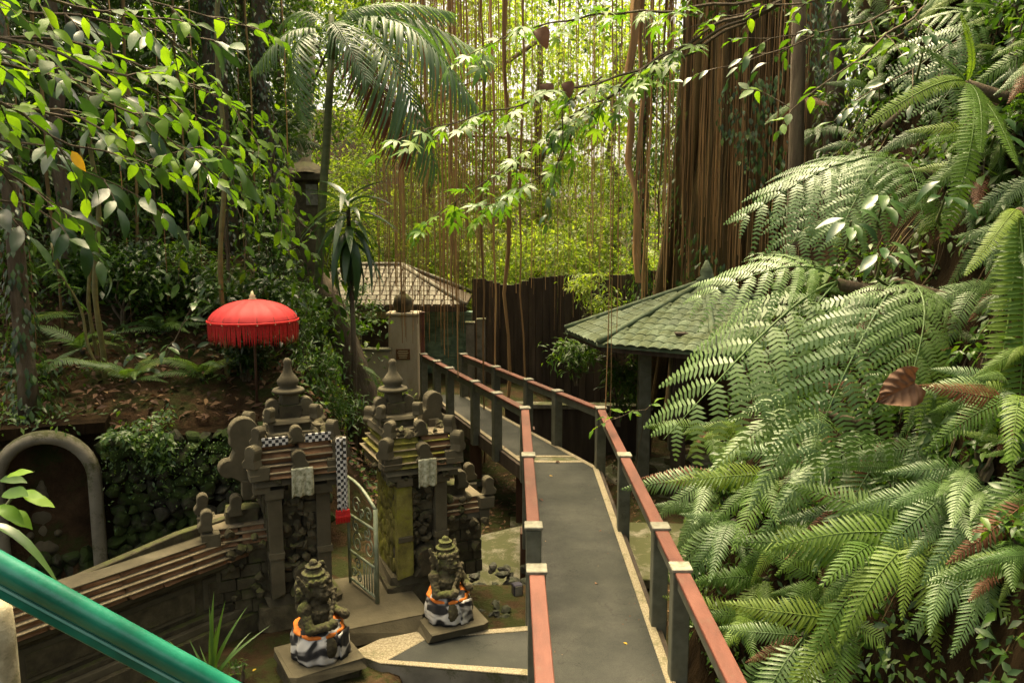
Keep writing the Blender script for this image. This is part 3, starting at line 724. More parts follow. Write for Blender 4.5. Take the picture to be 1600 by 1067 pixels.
# threshold slab between the towers and the iron gate leaf
th = empty('threshold_slab', (tl_c + tr_c) / 2 + Vector((0.18, -0.42, 0)), GROT, 'flat stone threshold slab between the two gate towers', 'step')
blk('slab', th, (0, 0.05, 0.04), (0.95, 1.2, 0.16), 'smooth_stone')
0 and blk('step', th, (0.12, -0.66, -0.02), (1.0, 0.26, 0.13), 'smooth_stone')
gp = atZ(590, 942, 0.14)
gl = empty('iron_gate', gp, R(127), 'small open wrought iron gate leaf with scrollwork beside the mossy tower', 'gate')
GW, GH0, GH1 = 0.62, 0.98, 1.16
def gbar(name, pts, r, n=6): return MB().tube(pts, r, n).obj(name, MAT['gatemetal'], gl, smooth=True)
gbar('stile', [(0, 0, 0.0), (0, 0, GH0)], 0.022); gbar('stile', [(GW, 0, 0.0), (GW, 0, GH1)], 0.018)
top = [(GW * i / 10, 0, GH0 + (GH1 - GH0) * (i / 10) + 0.05 * math.sin(math.pi * i / 10)) for i in range(11)]
gbar('top_rail', top, 0.018)
for z in (0.05, 0.36, 0.76): gbar('cross_rail', [(0, 0, z), (GW, 0, z)], 0.014)
for i in range(1, 6): gbar('bar', [(GW * i / 11, 0, 0.05), (GW * i / 11, 0, 0.36)], 0.007, 5)
def scroll(cx, cz, r, a0, turns, sgn):
    pts = []
    for i in range(26):
        t = i / 25; rr = r * (1 - 0.8 * t); a = a0 + sgn * turns * 2 * math.pi * t
        pts.append((cx + rr * math.cos(a), 0, cz + rr * math.sin(a)))
    gbar('scroll', pts, 0.008, 5)
for cx, cz, r, a0, tn, sg in ((0.42, 0.27, 0.07, 0, 1.4, 1), (0.52, 0.14, 0.06, 3, 1.3, -1), (0.40, 0.13, 0.06, 1, 1.3, 1), (0.16, 0.52, 0.12, 0.5, 1.5, 1), (0.42, 0.50, 0.12, 2.6, 1.5, -1), (0.20, 0.66, 0.08, 2, 1.2, 1), (0.45, 0.67, 0.07, 1, 1.3, -1), (0.15, 0.88, 0.08, 0, 1.4, 1), (0.42, 0.90, 0.10, 2.6, 1.4, -1), (0.29, 0.85, 0.06, 5, 1.2, 1)):
    scroll(cx, cz, r, a0, tn, sg)

# ------------------------------------------------------------------ guardian statues
def guardian(loc, face, label_body, s=1.0, ornament=False):
    g = empty('guardian_statue', loc, face, label_body, 'statue', 'guardian statues before the gate')
    m = MB()
    B = lambda c, r, rot=None: m.ball((c[0] * s, c[1] * s, c[2] * s), tuple(k * s for k in r), 14, 10, rot)
    # faces local +x
    B((0, 0, 0.10), (0.25, 0.24, 0.14)); B((-0.02, 0, 0.26), (0.20, 0.20, 0.20))
    B((0.0, 0, 0.44), (0.155, 0.17, 0.17)); B((-0.03, 0, 0.56), (0.13, 0.16, 0.12))
    B((0.05, 0.10, 0.47), (0.07, 0.07, 0.07)); B((0.05, -0.10, 0.47), (0.07, 0.07, 0.07))
    # knees
    B((0.20, 0.13, 0.17), (0.10, 0.08, 0.13)); B((0.20, -0.13, 0.17), (0.10, 0.08, 0.13))
    # arms
    for sy in (-1, 1):
        B((-0.02, sy * 0.19, 0.56), (0.075, 0.07, 0.08))
        for k in range(5): B((0.0 + k * 0.018, sy * (0.205 + 0.01 * k), 0.52 - 0.035 * k), (0.055, 0.052, 0.055))
        for k in range(6): B((0.07 + k * 0.035, sy * (0.245 - 0.022 * k), 0.375 + 0.008 * k), (0.047, 0.045, 0.045))
        B((0.26, sy * 0.12, 0.42), (0.055, 0.05, 0.055))
    # club held across the chest
    for k in range(9): B((0.25 - 0.012 * k, -0.17 + k * 0.035, 0.40 + 0.035 * k), (0.026, 0.026, 0.03))
    # head
    B((0.02, 0, 0.71), (0.125, 0.125, 0.12)); B((0.10, 0, 0.675), (0.07, 0.09, 0.05)); B((0.09, 0, 0.64), (0.07, 0.08, 0.03))
    B((0.145, 0, 0.71), (0.035, 0.032, 0.028))
    for sy in (-1, 1):
        B((0.115, sy * 0.05, 0.745), (0.034, 0.034, 0.032)); B((0.105, sy * 0.05, 0.783), (0.05, 0.045, 0.016))
        B((0.11, sy * 0.075, 0.69), (0.03, 0.028, 0.03)); B((0.0, sy * 0.135, 0.70), (0.035, 0.035, 0.07)); B((0.13, sy * 0.045, 0.655), (0.014, 0.012, 0.03))
    # tiered crown with a pointed top, hair mass, ear flames, beard and necklace
    rn = random.Random(int(loc[0] * 1000))
    B((0.0, 0, 0.80), (0.135, 0.14, 0.028)); B((-0.01, 0, 0.845), (0.115, 0.12, 0.035)); B((-0.02, 0, 0.885), (0.125, 0.13, 0.022))
    B((-0.02, 0, 0.92), (0.085, 0.085, 0.035)); B((-0.02, 0, 0.955), (0.09, 0.09, 0.016)); B((-0.02, 0, 0.985), (0.045, 0.045, 0.04))
    for k in range(7):
        a = -1.4 + 2.8 * k / 6
        B((0.125 * math.cos(a), 0.13 * math.sin(a), 0.825), (0.022, 0.03, 0.034))
    for sy in (-1, 1):
        for k in range(5): B((-0.02 - 0.012 * k, sy * (0.15 + 0.014 * k), 0.74 + 0.036 * k), (0.05 - 0.006 * k, 0.018, 0.036))
    B((-0.10, 0, 0.66), (0.09, 0.14, 0.14)); B((-0.12, 0, 0.54), (0.08, 0.15, 0.12))
    for k in range(16):
        a = math.pi * rn.uniform(0.45, 1.55)
        B((-0.06 + 0.13 * math.cos(a), 0.15 * math.sin(a), rn.uniform(0.50, 0.76)), (.03, .03, rn.uniform(.04, .07)))
    for k in range(9):
        a = -1.2 + 2.4 * k / 8
        B((0.145 * math.cos(a), 0.17 * math.sin(a), 0.535 - 0.035 * math.cos(a)), (0.024, 0.024, 0.024))
    B((0.10, 0, 0.615), (0.04, 0.06, 0.03)); B((0.15, 0, 0.675), (0.03, 0.075, 0.014)); B((0.14, 0, 0.645), (0.03, 0.065, 0.012))
    if ornament:
        for k in range(7): B((-0.02 + random.uniform(-.02, .02), 0.14 + random.uniform(-.02, .03), 0.86 + k * 0.012), (0.03, 0.03, 0.03))
    o = m.obj('carved_body', MAT['stone'], g)
    rm = o.modifiers.new('remesh', 'REMESH'); rm.mode = 'VOXEL'; rm.voxel_size = 0.008; rm.use_smooth_shade = True
    tx = bpy.data.textures.new('carving', 'CLOUDS'); tx.noise_scale = 0.02
    dm = o.modifiers.new('carving', 'DISPLACE'); dm.texture = tx; dm.strength = 0.016; dm.mid_level = 0.5
    # wrapped cloth and sash, folds in the cloth
    m = MB()
    wob = lambda a, z: 1 + 0.04 * math.sin(7 * a + 5 * z / s) + 0.035 * math.sin(13 * a + 1.3 - 6 * z / s) + 0.05 * noise.noise((3 * math.cos(a), 3 * math.sin(a), z * 6))
    m.lathe([(0.18 * s, 0.0), (0.262 * s, 0.004 * s), (0.275 * s, 0.03 * s), (0.285 * s, 0.10 * s), (0.282 * s, 0.18 * s), (0.265 * s, 0.25 * s), (0.24 * s, 0.31 * s), (0.225 * s, 0.335 * s), (0.18 * s, 0.34 * s)], 56, (0.02 * s, 0, 0), wob)
    c = m.obj('wrapped_cloth', MAT['poleng'], g, smooth=True)
    m = MB()
    m.lathe([(0.20 * s, 0), (0.25 * s, 0.004 * s), (0.262 * s, 0.022 * s), (0.252 * s, 0.042 * s), (0.20 * s, 0.048 * s)], 48, (0.02 * s, 0, 0), lambda a, z: 1 + 0.03 * math.sin(8 * a) + 0.04 * noise.noise((3 * math.cos(a), 3 * math.sin(a), 4)))
    sa = m.obj('orange_sash', MAT['orange'], g, smooth=True)
    sa.location = (0, 0, 0.295 * s); sa.rotation_euler = (R(4), R(5), 0)
    # cloth end falling down the front
    m = MB()
    for j in range(9):
        for i in range(5):
            m.v.append(((0.30 + 0.012 * math.sin(i * 2.2 + j * .5)) * s, (-0.10 + 0.05 * i + 0.006 * j) * s, (0.30 - j * 0.038) * s))
    for j in range(8):
        for i in range(4): a = j * 5 + i; m.f.append((a, a + 1, a + 6, a + 5))
    e_ = m.obj('cloth_end', MAT['poleng'], g, smooth=True)
    so_ = e_.modifiers.new('thick', 'SOLIDIFY'); so_.thickness = 0.012
    return g
def plinth(c, rz, sx, sy, label):
    t = empty('statue_plinth', c, rz, label, 'plinth', 'plinths under the guardian statues')
    blk('top_slab', t, (0, 0, -0.045), (sx, sy, 0.09), 'smooth_stone')
    blk('base', t, (0, 0, -0.20), (sx - 0.05, sy - 0.05, 0.24), 'stone')
    return t
pl = atZ(497, 1020, 0.10); pr = atZ(699, 962, 0.10)
plinth(pl, GROT + R(8), 0.66, 0.62, 'stone plinth under the near left guardian statue')
plinth(pr, GROT, 0.60, 0.60, 'stone plinth under the right guardian statue by the rubble')
guardian(pl, R(-18), 'mossy stone guardian statue in black and white cloth, on the left of the path', 0.86, True)
guardian(pr, R(-42), 'mossy stone guardian statue in black and white cloth, on the right near the rubble', 0.80)

# ------------------------------------------------------------------ low moulded fence wall left of the gate
wa = atY(388, 900, 7.62); wa.z = 0
wb = atZ(60, 955, 0.82); wb.z = 0
wdir = (wb - wa); wlen = wdir.length + 1.6; wdir.normalize()
wrz = math.atan2(wdir.y, wdir.x)
fw = empty('garden_wall', wa, wrz, 'low dark stone wall with stepped red and pale coping left of the gate', 'wall')
# local x along the wall to the left; visible face is local +y
def wbox(name, z0, z1, out, mat, x0=0.0, x1=None):
    x1 = wlen if x1 is None else x1
    m = MB(); m.box(((x0 + x1) / 2, out / 2 - 0.10, (z0 + z1) / 2), (x1 - x0, 0.20 + out, z1 - z0))
    return m.obj(name, MAT[mat], fw, bevel=0.006)
wbox('foot', -0.30, 0.10, 0.16, 'stone'); wbox('foot_moulding', 0.10, 0.17, 0.11, 'smooth_stone'); wbox('foot_moulding', 0.17, 0.22, 0.06, 'stone')
wbox('wall_body', 0.22, 0.60, 0.0, 'stone')
wbox('moulding', 0.60, 0.64, 0.05, 'stone'); wbox('moulding', 0.64, 0.685, 0.10, 'smooth_stone'); wbox('moulding', 0.685, 0.71, 0.05, 'stone')
z = 0.71; out = 0.17
for i in range(4):
    n = int(wlen / 0.30)
    for k in range(n):
        blk('coping_brick', fw, ((k + 0.5) * wlen / n, out / 2 - 0.10, z + 0.022), (wlen / n - 0.006, 0.19 + out, 0.044), 'brick')
    m = MB(); m.box((wlen / 2, out / 2 - 0.09, z + 0.051), (wlen, 0.20 + out, 0.013)); m.obj('coping_ledge', MAT['pale_ledge' if i < 3 else 'smooth_stone'], fw, bevel=0.003)
    z += 0.06; out -= 0.038
# raised panels in the wall face
x = 0.16
for k, wd in enumerate((0.34, 0.72, 0.72, 0.72)):
    m = MB(); m.box((x + wd / 2, 0.005, 0.41), (wd, 0.02, 0.30)); pn = m.obj('panel', MAT['smooth_stone'], fw, bevel=0.006)
    m = MB(); m.box((x + wd / 2, 0.019, 0.41), (wd - 0.09, 0.012, 0.21)); m.obj('inner_panel', MAT['stone'], pn, bevel=0.006)
    x += wd + 0.09
# gable shaped back slab rising behind the coping
m = MB()
a_, b_, c_, d_ = 0.0, 0.62, 1.35, wlen
m.extrude([(a_, 0.70), (a_, 1.04), (b_, 1.035), (c_, 0.96), (d_, 0.74), (d_, 0.70)], 0.09, Matrix.Translation((0, -0.17, 0)))
m.obj('back_slab', MAT['stone'], fw, bevel=0.008)

# ------------------------------------------------------------------ rock retaining wall with the arched niche
W0, W1 = Vector((-5.9, 8.19, 0)), Vector((-2.3, 9.52, 0))
rd = (W1 - W0); rl = rd.length; rd.normalize()
rrz = math.atan2(rd.y, rd.x)
rw = empty('rock_wall', W0, rrz, 'dark mossy rock retaining wall under the slope, around the arched niche', 'wall')
nA = atY(78, 780, 8.55)      # centre of the niche opening
nx_ = (Vector((nA.x, nA.y, 0)) - W0).dot(rd)
NW, NZ0, NZ1 = 0.42, 0.22, 1.13   # half width, sill, spring of the arch
def in_niche(x, z, pad=0.0):
    if z < NZ0: return False
    dx = abs(x - nx_)
    if z <= NZ1: return dx < NW + pad
    return math.hypot(dx, (z - NZ1) * 0.95) < NW + pad
m = MB()
m.box((nx_ - 0.5 * (nx_ + 0.55) - 0.25 + 0.0, 0.30, 0.65), (max(0.1, nx_ - 0.55), 0.40, 1.7))
m.box(((nx_ + 0.5 + rl) / 2, 0.30, 0.65), (rl - nx_ - 0.5, 0.40, 1.7))
m.box((nx_, 0.62, 0.75), (1.2, 0.10, 1.7)); m.box((nx_, 0.30, 0.08), (1.1, 0.4, 0.26)); m.box((nx_, 0.34, 1.66), (1.2, 0.5, 0.12))
m.obj('backing', MAT['bank'], rw)
cnt = 0
z = -0.05
while z < 1.52 and cnt < 300:
    x = random.uniform(0, 0.1)
    while x < rl and cnt < 300:
        s = random.uniform(0.10, 0.19)
        if not in_niche(x, z, 0.16):
            M = Matrix.Translation((x, 0.06 + random.uniform(-0.03, 0.05), z + random.uniform(-0.03, 0.03))) @ Matrix.Rotation(random.uniform(0, 6.3), 4, 'Y') @ Matrix.Rotation(random.uniform(-.3, .3), 4, 'X') @ Matrix.Diagonal((s * 1.6, 0.24, s * 1.25, 1))
            inst('stone', random.choice(ROCKS_W), rw, M); cnt += 1
        x += s * 0.98
    z += 0.125
# arch surround
ar = empty('niche_arch', W0 + rd * nx_, rrz, 'rounded plaster arch surround of the niche in the rock wall', 'arch')
prof = [(-NW - 0.05, NZ0 - 0.25)] + [(-NW - 0.05, NZ0 + (NZ1 - NZ0) * i / 5) for i in range(6)] + [((NW + 0.05) * -math.cos(math.pi * i / 18), NZ1 + (NW + 0.08) * math.sin(math.pi * i / 18)) for i in range(1, 18)] + [(NW + 0.05, NZ1 - (NZ1 - NZ0) * i / 5) for i in range(6)] + [(NW + 0.05, NZ0 - 0.25)]
m = MB(); n = len(prof); sec = [(-0.075, 0.02), (-0.06, -0.07), (0.0, -0.10), (0.055, -0.07), (0.075, 0.02), (0.0, 0.10)]
for i, (px_, pz_) in enumerate(prof):
    tq = Vector((prof[min(i + 1, n - 1)][0] - prof[max(i - 1, 0)][0], prof[min(i + 1, n - 1)][1] - prof[max(i - 1, 0)][1])).normalized()
    nn = Vector((tq.y, -tq.x))
    for (u_, v_) in sec: m.v.append((px_ - nn.x * u_, v_ - 0.03 + 0.012 * noise.noise((px_ * 5, pz_ * 5, u_ * 9)), pz_ - nn.y * u_))
for i in range(n - 1):
    for k in range(6): m.f.append((i * 6 + k, i * 6 + (k + 1) % 6, (i + 1) * 6 + (k + 1) % 6, (i + 1) * 6 + k))
m.obj('surround', MAT['concrete'], ar, smooth=True)
# small seated figure inside
ns = empty('niche_statue', W0 + rd * (nx_ - 0.10) + Vector((-rd.y, rd.x, 0)) * 0.26 + Vector((0, 0, 0.21)), rrz - math.pi / 2, 'weathered stone figure standing inside the dark arched niche', 'statue')
m = MB()
for c_, r_ in (((0, 0, .10), (.20, .22, .11)), ((0, 0, .28), (.12, .13, .16)), ((0, 0, .44), (.11, .16, .12)), ((0, .17, .38), (.05, .05, .12)), ((0, -.17, .38), (.05, .05, .12)), ((.07, .14, .27), (.10, .05, .045)), ((.07, -.14, .27), (.10, .05, .045)), ((0, 0, .57), (.05, .05, .06)), ((0.01, 0, .67), (.085, .08, .10)), ((.09, 0, .66), (.02, .018, .025)), ((0, 0, .77), (.065, .065, .05)), ((0, 0, .82), (.035, .035, .05)), ((.05, .04, .14), (.12, .07, .08)), ((.05, -.04, .14), (.12, .07, .08))):
    m.ball(c_, r_, 12, 9)
o = m.obj('carved_body', MAT['smooth_stone'], ns)
rm = o.modifiers.new('remesh', 'REMESH'); rm.mode = 'VOXEL'; rm.voxel_size = 0.014; rm.use_smooth_shade = True
blk('pedestal', ns, (0, 0, -0.02), (0.42, 0.46, 0.06), 'smooth_stone')

# ------------------------------------------------------------------ ceremonial umbrella
ub = atY(402, 640, 9.9)
ub.z = gz(ub.x, ub.y)
ue = empty('ceremonial_umbrella', ub, 0, 'red fringed ceremonial umbrella on a pole behind the left gate tower', 'umbrella')
zt = atY(402, 468, 9.9).z - ub.z
zr = atY(402, 503, 9.9).z - ub.z
RB = 0.545; n = 16; sub = 4
m = MB()
rings = 10
N = n * sub
m.v.append((0, 0, zt))
for j in range(1, rings + 1):
    t = j / rings
    for k in range(N):
        a = 2 * math.pi * k / N
        ph = (k % sub) / sub
        sag = math.sin(math.pi * ph)
        r = RB * math.sin(t * math.pi / 2 * 0.93) / math.sin(math.pi / 2 * 0.93) * (1 - 0.055 * sag * t)
        z = zr + (zt - zr) * (math.cos(t * math.pi / 2 * 0.96)) - 0.014 * sag * t + (0.014 * sag if j == rings else 0)
        m.v.append((r * math.cos(a), r * math.sin(a), z))
for k in range(N): m.f.append((0, 1 + k, 1 + (k + 1) % N))
for j in range(rings - 1):
    for k in range(N):
        a = 1 + j * N + k; b = 1 + j * N + (k + 1) % N
        m.f.append((a, a + N, b + N, b))
o = m.obj('canopy', MAT['red'], ue, smooth=True)
sm = o.modifiers.new('thick', 'SOLIDIFY'); sm.thickness = 0.004
zr0 = min(v[2] for v in m.v)
m = MB()
for k in range(n):
    a = 2 * math.pi * k / n
    pts = []
    for j in range(1, rings + 1):
        t = j / rings
        r = RB * math.sin(t * math.pi / 2 * 0.93) / math.sin(math.pi / 2 * 0.93)
        pts.append((r * math.cos(a), r * math.sin(a), zr + (zt - zr) * math.cos(t * math.pi / 2 * 0.96) - 0.008))
    q = MB().tube(pts, 0.006, 4); q.obj('rib', MAT['brownpost'], ue)
    MB().ball((RB * math.cos(a), RB * math.sin(a), zr0 - 0.005), 0.011, 6, 4).obj('rib_tip', MAT['gold'], ue)
m = MB()
K = 190
for k in range(K):
    a = 2 * math.pi * (k + random.uniform(-.3, .3)) / K
    rr = RB * (1.0 - 0.02 * random.random()); ln = 0.285 + random.uniform(-0.04, 0.015)
    c, s_ = math.cos(a), math.sin(a); wd = 0.0085
    tx_, ty_ = -s_ * wd, c * wd
    z0 = zr0 + 0.012; o2 = random.uniform(-0.012, 0.012)
    m.add([(rr * c - tx_, rr * s_ - ty_, z0), (rr * c + tx_, rr * s_ + ty_, z0), (rr * c + tx_ + o2 * -s_, rr * s_ + ty_ + o2 * c, z0 - ln * .6), (rr * c - tx_ + o2 * -s_, rr * s_ - ty_ + o2 * c, z0 - ln * .6), (rr * 0.985 * c + o2 * -s_, rr * .985 * s_ + o2 * c, z0 - ln)], [(0, 1, 2, 3), (3, 2, 4)])
m.obj('fringe', MAT['redfringe'], ue)
m = MB(); m.lathe([(RB * 1.0, 0), (RB * 1.012, 0.006), (RB * 1.012, 0.03), (RB * 0.995, 0.034)], 64, (0, 0, zr0 - 0.012))
m.f = m.f[:-2]
m.obj('hem_band', MAT['redfringe'], ue, smooth=True)
MB().tube([(0, 0, -0.1), (0.005, 0, zt * .5), (0, 0, zt - 0.01)], 0.018, 8).obj('pole', MAT['brownpost'], ue, smooth=True)
MB().lathe([(0.05, 0), (0.055, 0.012), (0.03, 0.03), (0.04, 0.05), (0.02, 0.07), (0.012, 0.11)], 10, (0, 0, zt - 0.004)).obj('finial', MAT['gold'], ue, smooth=True)

# ------------------------------------------------------------------ rubble and small things by the bridge
rub = empty('rubble_pile', (-0.28, 8.1, -0.55), 0, 'heap of dark broken stones between the gate and the footbridge', 'rubble')
for k in range(150):
    a = atZ(random.uniform(735, 835), random.uniform(875, 1005), -0.55)
    s = random.uniform(0.07, 0.16)
    hz = -0.62 + 0.30 * max(0, 1 - abs(a.y - 8.2) / 1.3) + random.uniform(-0.05, 0.10)
    inst('stone', random.choice(ROCKS), rub, Matrix.Translation(Vector((a.x, a.y, hz)) - rub.location) @ Matrix.Rotation(random.uniform(0, 6.3), 4, 'Z') @ Matrix.Rotation(random.uniform(0, 6.3), 4, 'X') @ Matrix.Diagonal((s * 1.3, s, s * 0.8, 1)))
m = MB(); m.box((0, 0, -0.16), (0.9, 1.6, 0.9)); o = m.obj('bed', MAT['earth'], rub)
sl2 = empty('retaining_kerb', (-0.30, 7.45, -0.30), R(-25), 'dark low stone kerb below the rubble beside the side path', 'kerb')
blk('kerb_stone', sl2, (0, 0, 0), (1.1, 0.12, 0.42), 'stone')
rp = empty('concrete_ramp', (-0.25, 11.0, -1.3), R(-8), 'sloping concrete slab under the footbridge', 'slab')
m = MB(); m.add([(-0.5, -1.1, 0.0), (0.5, -1.1, 0.0), (0.5, 1.4, 0), (-0.5, 1.4, 0), (-0.5, -1.1, .30), (0.5, -1.1, .12), (0.5, 1.4, .55), (-0.5, 0.9, .42)], [(3, 2, 1, 0), (4, 5, 6, 7), (0, 1, 5, 4), (1, 2, 6, 5), (2, 3, 7, 6), (3, 0, 4, 7)])
m.obj('slab', MAT['concrete'], rp, bevel=0.02)
lp = atZ(808, 935, -0.32)
le = empty('garden_spotlight', lp, R(20), 'small dark spotlight on the rubble beside the left railing', 'spotlight')
m = MB(); m.box((0, 0, 0.10), (0.11, 0.10, 0.17)); m.obj('housing', MAT['lamp'], le, bevel=0.01)
m = MB(); m.box((0, -0.053, 0.11), (0.085, 0.006, 0.12)); m.obj('glass', MAT['cap'], le)
MB().tube([(0, 0, -0.12), (0, 0, 0.03)], 0.02, 6).obj('stake', MAT['lamp'], le)

# ------------------------------------------------------------------ green stair handrail and pale pillar in the foreground
ha = atY(-60, 852, 1.55); hb = atY(470, 1140, 1.78)
hr = empty('stair_handrail', ha, 0, 'glossy green pipe handrail crossing the lower left corner', 'handrail')
d = hb - ha
a0 = -d * 1.0; b0 = d * 1.6
MB().tube([a0 + (b0 - a0) * i / 12 for i in range(13)], 0.0275, 20).obj('pipe', MAT['greenrail'], hr, smooth=True)
side_ = d.normalized().cross(Vector((0, 0, 1))).normalized(); dn = side_.cross(d.normalized()) * -1
if dn.z > 0: dn = -dn
off = dn * 0.040
m = MB(); m.beam(a0 + off, b0 + off, 0.012, 0.030, up=-dn); m.obj('lower_flange', MAT['greenrail'], hr, bevel=0.003)
fo = off - side_ * 0.008 - dn * 0.008
if fo.y > off.y: fo = off + side_ * 0.008 - dn * 0.008
m = MB(); m.beam(a0 + fo, b0 + fo, 0.005, 0.0055, up=-dn); m.obj('flange_highlight', MAT['greenhighlight'], hr)  # thin pale strip added as the highlight line under the pipe
for k in (-0.6, 1.3):
    p = d * k; MB().tube([p + Vector((0, 0, -0.03)), p + Vector((0, 0.0, -2.0))], 0.022, 10).obj('baluster', MAT['greenrail'], hr, smooth=True)
pp = atY(6, 1000, 3.3)
pe = empty('stone_pillar', Vector((pp.x - 0.03, 3.3, 0)), 0, 'pale rough pillar at the lower left corner under the green handrail', 'pillar')
m = MB()
m.lathe([(0.10, -0.5), (0.085, 0.0), (0.078, 1.0), (0.075, 2.1), (0.07, 2.22), (0.03, 2.25)], 14, (0, 0, 0), lambda a, z: 1 + 0.04 * math.sin(3 * a + 4 * z)); m.obj('shaft', MAT['palestone'], pe, smooth=True)
# ================================================================== PAVILION, BUILDING, BOUNDARY WALLS
def tile_mesh(name, mat, wv=0.22, ln=0.30):
    """one pan tile: an S-curved sheet, length along -y (down the slope), thickness in z"""
    m = MB(); n = 5
    prof = [(-wv / 2 + wv * i / n, 0.032 * math.sin(math.pi * i / n) ** 0.8 - 0.01) for i in range(n + 1)]
    for y, dz in ((0.0, 0.0), (-ln, 0.012)):
        for x, z in prof: m.v.append((x, y, z + dz))
    for y, dz in ((0.0, -0.016), (-ln, -0.008)):
        for x, z in prof: m.v.append((x, y, z + dz))
    k = n + 1
    for i in range(n):
        m.f.append((i, i + 1, k + i + 1, k + i)[::-1]); m.f.append((2 * k + i, 2 * k + i + 1, 3 * k + i + 1, 3 * k + i)); m.f.append((k + i, k + i + 1, 3 * k + i + 1, 3 * k + i)[::-1])
    return m.mesh(name, mat)
def tiled_face(parent, P0, P1, APEX, me, tw, tl, name='roof_tile', frac=1.0):
    """lay tiles on the triangle eave P0-P1, apex APEX"""
    P0, P1, APEX = Vector(P0), Vector(P1), Vector(APEX)
    xd = (P1 - P0); L_ = xd.length; xd.normalize()
    foot = P0 + xd * (APEX - P0).dot(xd)
    up = APEX - foot; H = up.length; up.normalize()
    nrm = xd.cross(up)
    if nrm.z < 0: nrm = -nrm
    cnt = 0; rows = int(H / tl)
    x = xd if xd.cross(up).dot(nrm) > 0 else -xd
    Mx = Matrix((x, up, nrm)).transposed().to_4x4()
    for r in range(rows):
        t = (r + 0.35) * tl / H
        a = (P0 + (APEX - P0) * t - foot).dot(xd); b = (P1 + (APEX - P1) * t - foot).dot(xd)
        for i in range(math.ceil(a / tw), math.floor(b / tw) + 1):
            p = foot + xd * (i * tw) + up * ((r + 1.08) * tl + random.uniform(-.006, .006)) + nrm * (0.016 + random.uniform(0, .003))
            inst(name, me, parent, Matrix.Translation(p) @ Mx @ Matrix.Rotation(random.gauss(0, .012), 4, 'Z')); cnt += 1
    return cnt
PC = Vector((3.78, 15.6, 0))
pv = empty('garden_pavilion', PC, 0, 'open garden pavilion with green tiled roof behind the ferns', 'pavilion')
EZ, AZ, RR = 1.86, 2.85, 2.75
angs = [170 + 45 * i for i in range(8)]
ev = [Vector((RR * math.cos(R(a)), RR * math.sin(R(a)), EZ)) for a in angs]
apx = Vector((0, 0, AZ))
tm = tile_mesh('roof_tile', MAT['tile_green'], 0.208, 0.25)
for i in range(8):
    a, b = ev[i], ev[(i + 1) % 8]
    m = MB(); dn = Vector((0, 0, -0.05))
    m.add([a, b, apx, a + dn, b + dn, apx + dn], [(0, 1, 2), (5, 4, 3), (0, 3, 4, 1)])
    m.obj('roof_face', MAT['tile_green'], pv)
    if i in (0, 1, 2, 7): tiled_face(pv, a, b, apx, tm, 0.205, 0.215)
    m = MB(); pts = [a + (apx - a) * (j / 9) + Vector((0, 0, 0.045)) for j in range(10)]
    m.tube(pts, 0.058, 7); m.obj('hip_ridge', MAT['tile_green'], pv, smooth=True)
    m = MB(); m.beam(a * 0.97 + Vector((0, 0, -0.03)), b * 0.97 + Vector((0, 0, -0.03)), 0.05, 0.09); m.obj('eave_board', MAT['wood'], pv)
    m = MB(); m.beam(a * 0.96 + Vector((0, 0, -0.02)), apx + Vector((0, 0, -0.12)), 0.08, 0.10); m.obj('hip_rafter', MAT['wood'], pv)
MB().lathe([(0.16, 0), (0.2, 0.05), (0.1, 0.12), (0.13, 0.2), (0.03, 0.42)], 12, (0, 0, AZ + 0.01)).obj('roof_finial', MAT['tile_green'], pv, smooth=True)
for (px, py, yy, mt) in ((1003, 760, 14.3, 'post'), (1057, 772, 13.75, 'wood'), (0, 0, 0, 'post'), (0, 0, 1, 'wood'), (0, 0, 2, 'post')):
    if px: q = atY(px, py, yy) - PC
    else: q = Vector(((1.2, 0.6), (1.5, -0.9), (-0.2, 1.7))[int(yy)] + (0,))
    z0 = -1.15
    m = MB(); m.box((q.x, q.y, (z0 + EZ + 0.25) / 2), (0.22, 0.22, EZ + 0.25 - z0)); m.obj('post', MAT[mt], pv, bevel=0.012)
m = MB(); m.lathe([(1.98, -1.3), (1.98, -1.02), (1.93, -0.98)], 8, (0, 0, 0)); o = m.obj('floor', MAT['concrete'], pv); o.rotation_euler = (0, 0, R(170))

# concrete walkway edge and low wall right of the bridge
pk = empty('concrete_apron', (2.4, 11.6, -0.95), R(-4), 'grey concrete apron between the footbridge and the pavilion', 'apron')
m = MB(); m.box((0, 0, -0.05), (1.6, 2.2, 0.14)); m.obj('slab', MAT['concrete'], pk, bevel=0.015)
lw = empty('low_wall', (1.45, 17.2, -1.0), R(-4), 'low concrete wall with pale coping behind the footbridge', 'wall')
m = MB(); m.box((0, 0, 0.35), (3.2, 0.18, 1.3)); m.obj('wall_body', MAT['wood'], lw)
m = MB(); m.box((0, -0.02, 1.05), (3.24, 0.30, 0.10)); m.obj('coping', MAT['concrete'], lw, bevel=0.01)

